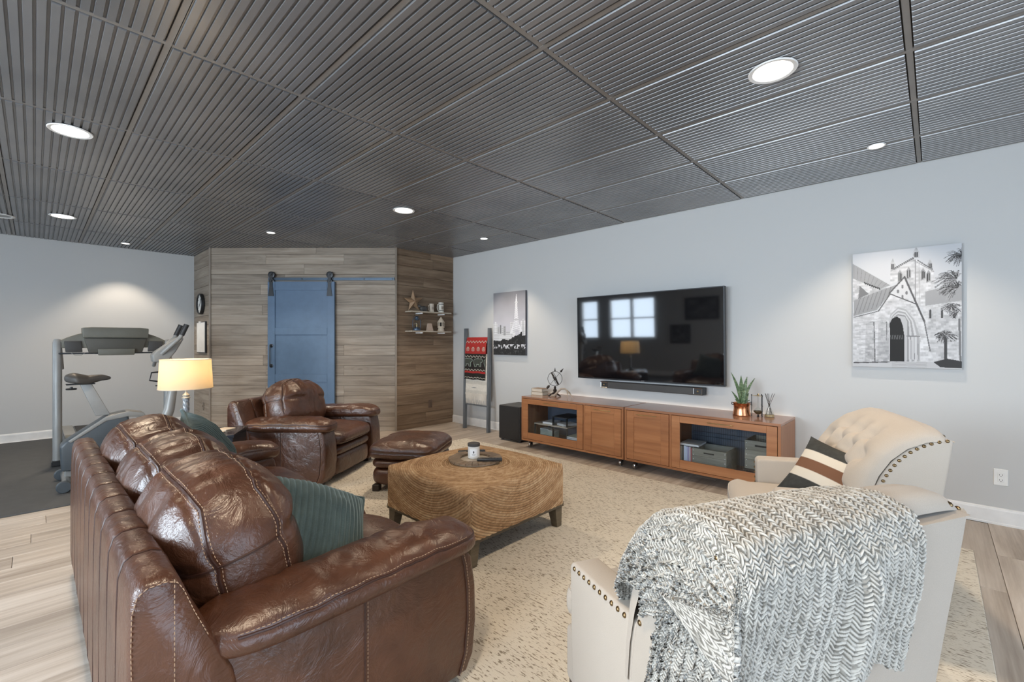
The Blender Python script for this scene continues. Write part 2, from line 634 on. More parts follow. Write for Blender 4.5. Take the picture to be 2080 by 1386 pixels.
rest = MB(); y = ROOM_Y0 + PW / 2; row = 0
while y < ROOM_Y1:
    x = ROOM_X0 - ((row * .47) % 1) * PLN
    while x < ROOM_X1:
        a, b = max(x, ROOM_X0), min(x + PLN, ROOM_X1)
        if b - a > .03:
            cx_ = (a + b) / 2
            depth = .728 * b + .6856 * y
            seen = depth > 1.0 and y > -.55 and b > -1.1 and not (a > .95 and b < 3.8 and 0 < y < 4.4) and not (cx_ + y > 10.0 and cx_ > 2) and not (y > 5.1 and b < 1.2)
            if seen:
                inst('plank', plank_mesh(b - a), floor, (cx_, y, 0))
            else:
                rest.box(a + .0012, b - .0012, y - PW / 2 + .0011, y + PW / 2 - .0011, -.009, 0)
        x += PLN
    y += PW; row += 1
o = rest.build('plank', M['floor'], floor, False); o['kind'] = 'stuff'

# ------------------------------------------------------------------ ceiling
mb = MB(); mb.box(ROOM_X0 - .2, ROOM_X1 + .2, ROOM_Y0 - .2, ROOM_Y1 + .2, CEIL + .004, CEIL + .1)
ceiling = struct(mb.build('ceiling', M['gap'], smooth=False), 'dark metallic ribbed panel ceiling in a grid')
TX, TY = .605, 1.25
CW, CL = .572, 1.214
NR = 14
pit = CW / NR
prof = []
for k in range(NR):
    x0 = -CW / 2 + k * pit
    prof += [(x0, .0), (x0 + pit * .10, .0), (x0 + pit * .17, -.010), (x0 + pit * .83, -.010), (x0 + pit * .90, 0.0)]
prof += [(CW / 2, 0.0), (CW / 2, .003), (-CW / 2, .003)]
b = MB()
b.prism(prof, 1, -CL / 2, CL / 2)
panel_me = b.mesh('ceiling_panel', M['panel'], False)
xs = [4.66 - TX * k for k in range(0, 14)]
ys = [.09 + TY * k for k in range(-3, 8)]
for x in xs[:-1]:
    for y in ys[:-1]:
        cx_, cy_ = x - TX / 2, y + TY / 2
        if cx_ - TX / 2 < ROOM_X0 - .05 or cy_ > ROOM_Y1 - .2 and False: continue
        if cx_ > 2.2 and cx_ + cy_ > 10.3: continue
        y1_ = min(y + TY, ROOM_Y1)
        if y1_ - y < .3: continue
        o = inst('ceiling_panel', panel_me, ceiling, (cx_, (y + y1_) / 2, CEIL))
        if y1_ < y + TY - .01: o.scale = (1, (y1_ - y - .03) / (TY - .03), 1)
b = MB(); b.box(ROOM_X0, ROOM_X1, -.012, .012, -.004, .004)
bar_x = b.mesh('grid_bar', M['tbar'], False)
b = MB(); b.box(-.012, .012, ROOM_Y0, ROOM_Y1, -.0055, .004)
bar_y = b.mesh('grid_bar', M['tbar'], False)
for y in ys:
    if ROOM_Y0 < y < ROOM_Y1: inst('grid_bar', bar_x, ceiling, (0, y, CEIL))
for x in xs:
    if x < ROOM_X1 - .1: inst('grid_bar', bar_y, ceiling, (x, 0, CEIL))

# ------------------------------------------------------------------ walls


def wall_box(mb, axis, face, thick, u0, u1, holes):
    """wall slab with rectangular holes (u0,u1,z0,z1) sorted by u"""
    cuts = []
    u = u0
    for (a, b_, c, d) in sorted(holes):
        cuts.append((u, a, 0, CEIL + .01)); cuts.append((a, b_, 0, c)); cuts.append((a, b_, d, CEIL + .01)); u = b_
    cuts.append((u, u1, 0, CEIL + .01))
    for (a, b_, c, d) in cuts:
        if b_ - a < 1e-3 or d - c < 1e-3: continue
        lo, hi = min(face, face + thick), max(face, face + thick)
        if axis == 0: mb.box(lo, hi, a, b_, c, d)
        else: mb.box(a, b_, lo, hi, c, d)


mb = MB(); wall_box(mb, 0, ROOM_X1, .12, ROOM_Y0, 5.72, [])
struct(mb.build('wall_right', M['wall'], smooth=False), 'long white wall behind the television')
mb = MB(); wall_box(mb, 1, ROOM_Y1, .12, ROOM_X0, 1.77, [])
struct(mb.build('wall_far', M['wall'], smooth=False), 'white wall behind the exercise machines')
mb = MB(); wall_box(mb, 0, ROOM_X0, -.24, ROOM_Y0, ROOM_Y1, WIN_X)
struct(mb.build('wall_left', M['wall'], smooth=False), 'white window wall opposite the television')
mb = MB(); wall_box(mb, 1, ROOM_Y0, -.24, ROOM_X0, ROOM_X1, [PAT])
struct(mb.build('wall_back', M['wall'], smooth=False), 'white wall with patio doors behind the camera')


def window(name, axis, face, a, b, c, d, mull):
    m = MB(); w = .06
    lo, hi = face - .10, face + .012

    def bx(u0, u1, z0, z1, l=lo, h=hi):
        if axis == 0: m.box(l, h, u0, u1, z0, z1)
        else: m.box(u0, u1, l, h, z0, z1)
    bx(a, b, c, c + w); bx(a, b, d - w, d); bx(a, a + w, c + w, d - w); bx(b - w, b, c + w, d - w)
    n = mull
    for k in range(1, n):
        u = a + (b - a) * k / n; bx(u - .035, u + .035, c + w, d - w)
    zc = (c + d) / 2
    for k in range(n):
        u0 = a + (b - a) * k / n + .05; u1 = a + (b - a) * (k + 1) / n - .05
        bx(u0, u1, zc - .02, zc + .02, lo + .02, lo + .06)
    o = struct(m.build(name, M['trim'], smooth=False))
    g = MB()
    if axis == 0: g.box(face - .075, face - .07, a + w, b - w, c + w, d - w)
    else: g.box(a + w, b - w, face - .075, face - .07, c + w, d - w)
    g.build('pane', M['pane'], o, False)
    return o


for i, (a, b_, c, d) in enumerate(WIN_X):
    window('window_%d' % (i + 1), 0, ROOM_X0, a, b_, c, d, 1 if b_ - a < 1 else 2)
window('window_5', 1, ROOM_Y0, PAT[0], PAT[1], PAT[2], PAT[3], 3)

# baseboards with a stepped top


def baseboard(name, p0, p1):
    """room side is to the left of p0->p1"""
    L = math.hypot(p1[0] - p0[0], p1[1] - p0[1]); a = math.atan2(p1[1] - p0[1], p1[0] - p0[0])
    m = MB(); m.prism([(0, 0), (.018, 0), (.018, .012), (.014, .016), (.014, .100), (.010, .112), (0, .118)], 0, 0, L)
    o = m.build(name, M['trim'], None, False, loc=(p0[0], p0[1], 0), rot=(0, 0, a))
    return struct(o)


baseboard('baseboard_right', (ROOM_X1, ROOM_Y0), (ROOM_X1, 5.70))
baseboard('baseboard_far', (1.75, ROOM_Y1), (ROOM_X0, ROOM_Y1))
baseboard('baseboard_left', (ROOM_X0, ROOM_Y1), (ROOM_X0, PAT[0] + .0 - 1.0))

# ------------------------------------------------------------------ barn-board closet in the far corner
CA, CB, CC, CD = (1.75, 8.62), (1.75, 7.67), (3.60, 5.70), (4.66, 5.70)


def siding_wall(name, p, q, label, seed, two, mat='siding'):
    L = math.hypot(q[0] - p[0], q[1] - p[1]); a = math.atan2(q[1] - p[1], q[0] - p[0])
    m = MB(); m.box(0, L, .012, .09, 0, CEIL)
    w = struct(m.build(name, M['gap'], None, False, loc=(p[0], p[1], 0), rot=(0, 0, a)), label)
    rr = random.Random(seed)
    H = .147; z = CEIL; k = 0
    while z > 0.01:
        h = .10 if k == 0 else H
        z0 = max(z - h, 0)
        cuts = [0]
        if two: cuts += [L * c for c in ([.57] if k == 0 else [rr.uniform(.25, .75)] if rr.random() < .75 else [.3, .72])]
        elif rr.random() < .3 and L > 1: cuts += [rr.uniform(.3, .7) * L]
        cuts.append(L)
        for c0, c1 in zip(cuts, cuts[1:]):
            pr = rr.uniform(0, .0022)
            b = MB(); hl = (c1 - c0) / 2 - .0008; hh = (z - z0) / 2 - .0013
            b.box(-hl, hl, -pr - .002, .013, -hh, hh, .0015)
            b.build('siding_board', M[mat], w, False, loc=((c0 + c1) / 2, 0, (z + z0) / 2))
        z = z0; k += 1
    return w, a


siding_wall('wall_closet_left', CA, CB, 'narrow barn-board wall beside the white far wall', 3, False)
wfront, AF = siding_wall('wall_closet_front', CB, CC, 'grey-brown barn-board wall behind the blue sliding door', 11, True)
siding_wall('wall_closet_right', CC, CD, 'brown barn-board wall with two small shelves', 21, False, 'siding_brown')
for i, p in enumerate((CB, CC)):
    m = MB(); m.box(-.012, .012, -.012, .012, 0, CEIL - .006, .002)
    struct(m.build('trim_%d' % (i + 1), M['siding_trim'], None, False, loc=(p[0] - .006, p[1] - .006, 0), rot=(0, 0, AF / 2)))

# ------------------------------------------------------------------ recessed lights


def downlight(x, y, r, e, big, label, spot=True):
    t = thing('ceiling_light', (x, y, CEIL - .003), 0, label, 'ceiling light', 'large recessed lights' if big else 'small recessed lights')
    m = MB()
    m.lathe([(r, -.011), (r * 1.02, -.014), (r * 1.22, -.016), (r * 1.26, -.012), (r * 1.26, -.0105), (r, -.0105)], n=36, close=False)
    m.build('trim_ring', M['trim'], t)
    m = MB()
    m.lathe([(r * 1.22, -.0106), (r * 1.22, -.0098)], n=36)
    m.build('lens_back_cap', M['trim'], t)  # opaque disc added behind the lens, keeps its glow off the ribs
    m = MB(); m.lathe([(r * .98, -.0120), (r * .98, -.0108)], n=32)
    m.build('lens', M['lens'] if big else M['lens_small'], t, False)
    d = bpy.data.lights.new('lamp_light', 'SPOT')
    d.energy = e; d.color = WARM if big else (1.0, .86, .70)
    d.spot_size = math.radians(150 if big else 95); d.spot_blend = .9 if big else .5
    d.shadow_soft_size = r * .9 if big else .014
    o = bpy.data.objects.new('lamp_light', d); COL.objects.link(o); o.parent = t
    o.location = (0, 0, -.03)
    return t


M['lens'] = emis('light_lens', (1, .93, .80), 14)
M['lens_small'] = emis('light_lens_small', (1, .94, .84), 7)
BL = ['large recessed light in the ceiling at far left, in front of the exercise machines side', 'large recessed light above the beige chairs', 'large recessed light over the exercise machines, farther of the two on the left', 'large recessed light over the coffee table, near the sliding door', 'large recessed light behind the sofa, nearest the camera']
for (x, y), l in zip(DOWN_BIG, ['largest recessed light on the left, over the sofa end', BL[1], 'recessed light over the exercise machines, second from the left wall side', 'large recessed light in front of the barn-board corner', BL[4]]):
    downlight(x, y, .088, E_BIG, True, l)
for (x, y), l in zip(DOWN_SMALL, ['small recessed light beside the church picture', 'small recessed light before the tower picture and ladder', 'small recessed light in front of the blue sliding door', 'small recessed light close to the white far wall']):
    downlight(x, y, .042, E_SMALL, False, l)
# round vent / speaker in the ceiling at the far left
t = thing('ceiling_speaker', (-.26, 7.36, CEIL), 0, 'round white ceiling speaker cut by the left edge of the photo', 'speaker')
m = MB(); m.lathe([(.085, -.010), (.09, -.017), (.11, -.019), (.12, -.014), (.12, -.0105)], n=32, close=False); m.build('rim', M['trim'], t)
m = MB(); m.lathe([(.088, -.0135), (.088, -.0105)], n=32); m.build('grille', M['greymetal'], t)

# ------------------------------------------------------------------ sliding barn door (local frame of the front closet wall)
DR = Matrix.Translation((CB[0], CB[1], 0)) @ Matrix.Rotation(AF, 4, 'Z')


def zf(z): return CAMH + (z - CAMH) * 1.02


d0, d1 = .868, 1.83
ztop, zbot = 2.165, .02
t = bpy.data.objects.new('door_1', None); COL.objects.link(t); t.matrix_world = DR @ Matrix.Translation(((d0 + d1) / 2, -.045, 0))
t['kind'] = 'structure'; t['label'] = 'slate blue three-panel sliding barn door'
hw = (d1 - d0) / 2
m = MB(); m.box(-hw + .05, hw - .05, -.004, .012, zbot + .05, ztop - .05); m.build('door_panel', M['blue'], t, False)
rails = [(ztop - .125, ztop), (1.40, 1.50), (.72, .83), (zbot, zbot + .19)]
for a, b_ in [(-hw, -hw + .105), (hw - .105, hw)]:
    m = MB(); m.box(a, b_, -.018, .018, zbot, ztop, .002); m.build('stile', M['blue'], t, False)
for a, b_ in rails:
    m = MB(); m.box(-hw + .106, hw - .106, -.018, .018, a, b_, .002); m.build('rail', M['blue'], t, False)
# pull handle
m = MB(); hx = -hw + .055
m.tube([(hx, -.055, .94), (hx, -.06, .97), (hx, -.06, 1.22), (hx, -.055, 1.25)], .008, 10)
for z in (.95, 1.24):
    m.lathe([(.026, 0), (.026, .006), (.012, .010), (.010, .04)], n=20, M=Matrix.Translation((hx, -.018, z)) @ Matrix.Rotation(PI / 2, 4, 'X'))
m.build('handle', M['black_metal'], t)
# track + hangers
t2 = bpy.data.objects.new('door_track', None); COL.objects.link(t2); t2.matrix_world = DR @ Matrix.Translation((0, 0, 0))
setp(t2, 'dark steel rail above the blue sliding door', 'door rail')
m = MB(); m.box(.86, 2.685, -.036, -.030, 2.185, 2.225, .001); m.build('track', M['blue_iron'], t2, False)
for x in (.89, 1.35, 1.80, 2.25, 2.66):
    m = MB(); m.lathe([(.011, 0), (.011, .004), (.009, .027)], n=12, M=Matrix.Translation((x, -.040, 2.205)) @ Matrix.Rotation(-PI / 2, 4, 'X'))
    m.build('bolt', M['black_metal'], t2)
for x in (.90 + .02, 1.74 + .02):
    m = MB()
    m.prism([(x - .040, 1.955), (x + .040, 1.955), (x + .022, 2.10), (x + .022, 2.29), (x - .022, 2.29), (x - .022, 2.10)], 1, -.072, -.066)
    o = m.build('hanger', M['black_metal'], t, False); o.matrix_parent_inverse = (DR @ Matrix.Translation(((d0 + d1) / 2, -.045, 0))).inverted(); o.matrix_world = DR
    for zz, rr_ in ((2.262, .048), (2.172, .036)):
        m = MB(); m.lathe([(rr_ * .55, -.004), (rr_, 0), (rr_, .010), (rr_ * .8, .012), (rr_ * .8, .018), (rr_, .02), (rr_, .028)], n=28, M=Matrix.Translation((x, -.064, zz)) @ Matrix.Rotation(-PI / 2, 4, 'X'))
        m.lathe([(.014, 0), (.014, .012)], n=6, M=Matrix.Translation((x, -.080, zz)) @ Matrix.Rotation(-PI / 2, 4, 'X'))
        o = m.build('wheel', M['black_metal'], t); o.matrix_parent_inverse = (DR @ Matrix.Translation(((d0 + d1) / 2, -.045, 0))).inverted(); o.matrix_world = DR

# ------------------------------------------------------------------ things on the closet walls
# clock, whiteboard, switch on the left facet: room side faces -x
Rm = Matrix.Rotation(-PI / 2, 4, 'Y')
t = thing('wall_clock', (1.745, 8.10, 1.87), 0, 'round black-rimmed wall clock on the narrow barn-board wall', 'clock')
m = MB(); m.lathe([(.150, 0), (.158, .01), (.158, .04), (.150, .048), (.138, .044), (.138, .02)], n=48, M=Rm, close=False); m.build('rim', M['black'], t)
m = MB(); m.lathe([(.140, .0), (.140, .028)], n=48, M=Rm); m.build('dial', M['paper'], t)
for a, L in ((2.2, .075), (-.6, .11)):
    m = MB(); m.tube([(-.031, 0, 0), (-.031, L * math.sin(a), L * math.cos(a))], .003, 5); m.build('hand', M['black'], t)
for k in range(12):
    a = k * PI / 6
    m = MB(); m.tube([(-.029, .105 * math.sin(a), .105 * math.cos(a)), (-.029, .125 * math.sin(a), .125 * math.cos(a))], .003, 4); m.build('hour_mark', M['black'], t)
t = thing('whiteboard', (1.745, 8.08, 1.13), 0, 'blank whiteboard with dark frame under the clock', 'whiteboard')
m = MB(); m.box(-.022, 0, -.245, .245, 0, .47, .002); m.build('frame', M['black_metal'], t, False)
m = MB(); m.box(-.026, -.018, -.232, .232, .013, .457); m.build('board', M['paper'], t, False)
m = MB(); m.box(-.045, -.02, -.02, .04, .455, .475, .003); m.build('clip', M['white_plastic'], t, False)


def outlet(name, loc, rz, lab, mat, matd, cat='outlet', switch=False):
    """face looks along local -y"""
    t = thing(name, loc, rz, lab, cat)
    m = MB(); m.box(-.036, .036, -.006, 0, -.058, .058, .003); m.build('cover_plate', mat, t, False)
    if switch:
        m = MB(); m.box(-.006, .006, -.016, -.004, -.014, .010, .002); m.build('toggle', mat, t, False)
        return t
    m = MB(); m.box(-.017, .017, -.008, -.004, -.034, .034, .002); m.build('socket', mat, t, False)
    for z in (-.018, .018):
        m = MB(); m.box(-.008, -.006, -.009, -.007, z - .005, z + .005); m.box(.006, .008, -.009, -.007, z - .005, z + .005)
        m.lathe([(.0025, 0), (.0025, .0015)], n=8, M=Matrix.Translation((0, -.009, z - .010)) @ Matrix.Rotation(-PI / 2, 4, 'X'))
        m.build('slot', matd, t, False)
    return t


outlet('power_outlet', (ROOM_X1, -.335, .335), -PI / 2, 'white duplex outlet on the white wall at right', M['white_plastic'], M['gap'])
outlet('power_outlet', (4.20, 5.699 - .004, .34), 0, 'brown outlet low on the brown barn-board wall', plain('brown_plate', (.10, .065, .045), .5), M['gap'])
outlet('light_switch', (1.744, 8.03, .33), -PI / 2, 'dark switch plate low on the narrow barn-board wall', plain('taupe_plate', (.20, .16, .12), .5), M['gap'], 'switch', True)
outlet('power_outlet', (-.36, ROOM_Y1, .34), 0, 'white outlet low on the far wall at the left edge', M['white_plastic'], M['gap'])

# two shelves on the right facet (room side -y), y = 5.70
SH = []
for z in (1.742, 1.452):
    t = thing('wall_shelf', (4.115, 5.697, z), 0, 'upper thin wooden shelf on the brown barn-board wall' if z > 1.6 else 'lower thin wooden shelf on the brown barn-board wall', 'shelf')
    m = MB(); m.box(-.37, .37, -.17, 0, -.010, .010, .002); m.build('board', M['shelfwood'], t, False)
    for x in (-.17, .24):
        m = MB(); m.box(x - .014, x + .014, -.15, 0, -.030, -.0105, .002); m.build('bracket', M['trim'], t, False)
SZ1, SZ2 = 1.752, 1.462
SY = 5.60
# star
t = thing('barn_star', (3.87, 5.66, SZ1 + .003), 0, 'large tan five-pointed metal star standing on the upper shelf', 'star')
m = MB()
R0, R1 = .175, .07
V = []; cz = R0 * .82
for k in range(10):
    a = PI / 2 + k * PI / 5 + .06
    r = R0 if k % 2 == 0 else R1
    V.append((r * math.cos(a), 0, cz + r * math.sin(a)))
V.append((0, -.045, cz)); V.append((0, .004, cz))
m.add(V, [(k, (k + 1) % 10, 10) for k in range(10)] + [((k + 1) % 10, k, 11) for k in range(10)])
m.build('body', plain('star_metal', (.34, .22, .13), .5, .3), t, False)
o = t.children[0]; o.name = 'star_face'
# mouse-like dark figurine (small animal)
t = thing('animal_figurine', (3.985, SY - .015, SZ1), 0, 'small dark animal figurine in front of the star', 'figurine')
for nm, c, h in (('body', (.01, 0, .045), (.062, .03, .038)), ('head', (-.062, 0, .075), (.024, .02, .022))):
    soft(nm, h, c, M['charcoal'], t, 2.4, 8)
for sx in (-.03, .045):
    for sy in (-.014, .014):
        m = MB(); m.tube([(sx, sy, .04), (sx + .004, sy, 0.0)], [.011, .008], 7); m.build('leg', M['charcoal'], t)
m = MB(); m.tube([(.065, 0, .055), (.085, 0, .06), (.09, 0, .04)], [.006, .005, .003], 6); m.build('tail', M['charcoal'], t)


def stein(x, y, z, r, h, lab, body, lid=False):
    t = thing('beer_stein', (x, y, z), 0, lab, 'mug')
    m = MB(); m.lathe([(r * 1.06, 0), (r * 1.08, .008), (r, .016), (r * .97, h * .9), (r * 1.0, h), (r * .88, h), (r * .86, .02)], n=28); m.build('body', body, t)
    m = MB(); m.tube([(-r * .9, 0, h * .82), (-r * 1.5, 0, h * .8), (-r * 1.75, 0, h * .5), (-r * 1.45, 0, h * .22), (-r * .9, 0, h * .16)], .006, 8); m.build('handle', body, t)
    if lid:
        for z0 in (.028, h * .80):
            m = MB(); m.lathe([(r * 1.0, z0), (r * 1.035, z0 + .003), (r * 1.0, z0 + .009)], n=28, close=False); m.build('band', M['charcoal'], t)
    b = MB(); P = []
    aa = np.linspace(-2.1, -1.0, 12); zz = np.linspace(h * .3, h * .62, 6)
    G = np.array([[(r * 1.003 * math.cos(a), r * 1.003 * math.sin(a), z_) for z_ in zz] for a in aa])
    fastgrid('painted_scene', G, plain('stein_print', (.30, .25, .20), .5), t)
    return t


stein(4.155, SY, SZ1, .037, .125, 'smaller cream mug with painted scene on the upper shelf', plain('stein_cream', (.50, .42, .33), .4))
stein(4.335, SY, SZ1, .042, .155, 'taller white banded beer mug on the upper shelf', plain('stein_white', (.66, .62, .54), .35), True)
# lantern
t = thing('railroad_lantern', (3.885, SY, SZ2), 0, 'blue-grey hurricane lantern on the lower shelf', 'lantern')
lb = plain('lantern_blue', (.07, .10, .14), .35, .5)
m = MB(); m.lathe([(.055, 0), (.058, .01), (.055, .03), (.032, .042), (.028, .055)], n=28); m.build('tank', lb, t)
m = MB(); m.lathe([(.026, .055), (.040, .085), (.042, .11), (.026, .15), (.022, .155)], n=24, close=False); m.build('globe', M['clear'], t)
m = MB(); m.lathe([(.030, .155), (.034, .165), (.026, .18), (.026, .195), (.036, .20), (.020, .215), (.006, .222)], n=24); m.build('cap', lb, t)
for s_ in (-1, 1):
    m = MB(); m.tube([(s_ * .052, 0, .025), (s_ * .068, 0, .05), (s_ * .068, 0, .15), (s_ * .045, 0, .185), (s_ * .024, 0, .19)], .005, 8); m.build('side_tube', lb, t)
m = MB(); m.tube([(.06 * math.cos(a), .0, .17 + .075 * math.sin(a)) for a in np.linspace(0, PI, 14)], .0018, 6); m.build('bail', M['black_metal'], t)
m = MB(); m.lathe([(.006, .055), (.009, .085), (.004, .11)], n=10); m.build('burner', M['brass'], t)
# small trapezoid block
t = thing('candle_house', (4.12, SY, SZ2), 0, 'small pinkish tapered block in the middle of the lower shelf', 'ornament')
m = MB(); m.add([(-.048, -.03, 0), (.048, -.03, 0), (.048, .03, 0), (-.048, .03, 0), (-.030, -.02, .115), (.022, -.02, .115), (.022, .02, .115), (-.030, .02, .115)], [(0, 3, 2, 1), (4, 5, 6, 7), (0, 1, 5, 4), (1, 2, 6, 5), (2, 3, 7, 6), (3, 0, 4, 7)])
m.build('block', plain('pink_stone', (.50, .37, .28), .6), t, False)
# little clay house lantern
t = thing('clay_house_lantern', (4.335, SY, SZ2), 0, 'cream clay house lantern with pointed roof on the lower shelf', 'lantern')
cl = plain('clay_cream', (.58, .49, .38), .6)
m = MB(); m.lathe([(.050, 0), (.052, .02), (.045, .028), (.044, .05), (.054, .055), (.052, .075)], n=20); m.build('base', cl, t)
for k in range(6):
    a = k * PI / 3 + .3
    m = MB(); m.tube([(.044 * math.cos(a), .044 * math.sin(a), .075), (.044 * math.cos(a), .044 * math.sin(a), .135)], .008, 6); m.build('pillar', cl, t)
m = MB(); m.lathe([(.034, .075), (.034, .14)], n=16); m.build('inner', M['gap'], t)
m = MB(); m.lathe([(.058, .135), (.056, .145), (.016, .205), (.004, .222)], n=20); m.build('roof', cl, t)

# ------------------------------------------------------------------ leather seats
LE = M['leather']


def gauss(x, c, w): return np.exp(-((x - c) / w) ** 2)


def back_cushion(t, c, hx, seed, hy=.185, hz=.245, lean=.24, tilt=0.0):
    """plump loose back pillow with two end seams and a gathered crease"""
    def fn(P, q):
        x, y, z = P[:, 0].copy(), P[:, 1].copy(), P[:, 2].copy()
        u, v, w = q[:, 0], q[:, 1], q[:, 2]
        # thickness profile: fat headrest roll above, crease, lower puff
        s = 1 + .10 * gauss(w, .45, .35) - .09 * gauss(w, .18, .09) * (np.abs(u) > .3) + .06 * gauss(w, -.45, .4)
        y *= s
        # end seams pull in, panel between bulges
        for c_ in (-.46, .50):
            g = gauss(v, c_, .05) * (w > -.2)
            z *= 1 - .030 * g
            x *= 1 - .02 * g
        z *= 1 + .05 * (1 - u * u) + .015 * np.sin(u * 7 + seed)
        x *= 1 - .05 * w * w + .03 * gauss(w, -.3, .5)
        n = P / np.maximum(np.linalg.norm(P / np.array([hx, hy, hz]), axis=1)[:, None], .2)
        nrm = n / np.linalg.norm(n, axis=1)[:, None]
        base = np.stack([x, y, z], 1) + seed * 3.7
        # gathers running away from the crease and seams
        ph = base * np.array([1.0, .30, .5])
        wr = ridge(ph, 13, seed) * .8 + ridge(base, 7, seed + 3) * .35
        amp = .004 + .013 * np.clip(w - .1, 0, 1) + .004 * (gauss(v, -.46, .2) + gauss(v, .5, .2))
        d = (wr - .45) * amp + fbm(base, 4, 2, seed + 9) * .012
        out = np.stack([x, y, z], 1) + nrm * d[:, None]
        # lean back and slump over the frame
        ang = lean
        yy = out[:, 1] * math.cos(ang) - out[:, 2] * math.sin(ang)
        zz = out[:, 1] * math.sin(ang) + out[:, 2] * math.cos(ang)
        xx = out[:, 0] * math.cos(tilt) - zz * math.sin(tilt); zz = out[:, 0] * math.sin(tilt) + zz * math.cos(tilt)
        return np.stack([xx, yy, zz], 1)
    o, mp = soft('back_cushion', (hx, hy, hz), c, LE, t, 2.7, 52, fn, e3=(3.4, 2.3, 2.7))
    C0 = np.array(c)
    a = np.linspace(-.62 * PI, .62 * PI, 200)
    for s_ in (-.46, .50):
        pr = np.stack([np.sin(a), np.full_like(a, s_), np.cos(a)], 1)
        mxx = np.max(np.abs(pr[:, [0, 2]]), axis=1)[:, None]
        pr[:, 0] /= mxx[:, 0]; pr[:, 2] /= mxx[:, 0]
        Q = mp(pr)
        m = MB(); m.tube(Q, .0045, 6); m.build('seam', M['welt'], o)
        for ds in (-.05, .05):
            pr2 = pr.copy(); pr2[:, 1] += ds
            q2 = mp(pr2); q2 = q2 + (q2 - C0) / np.linalg.norm(q2 - C0, axis=1)[:, None] * .0012
            stitches('stitching', q2, M['thread'], o, .0014, .0075, .0045)
    # crease seam round the ends and the rear, level with the frame top
    vv = np.linspace(-.5, 1, 30)
    ring_ = [(1, -v, .20) for v in vv[::1]] + [(x, -1, .20) for x in np.linspace(.97, -.97, 40)] + [(-1, v, .20) for v in np.linspace(-1, .5, 30)]
    m = MB(); m.tube(mp(np.array(ring_)), .004, 6); m.build('crease_seam', M['welt'], o)
    return o


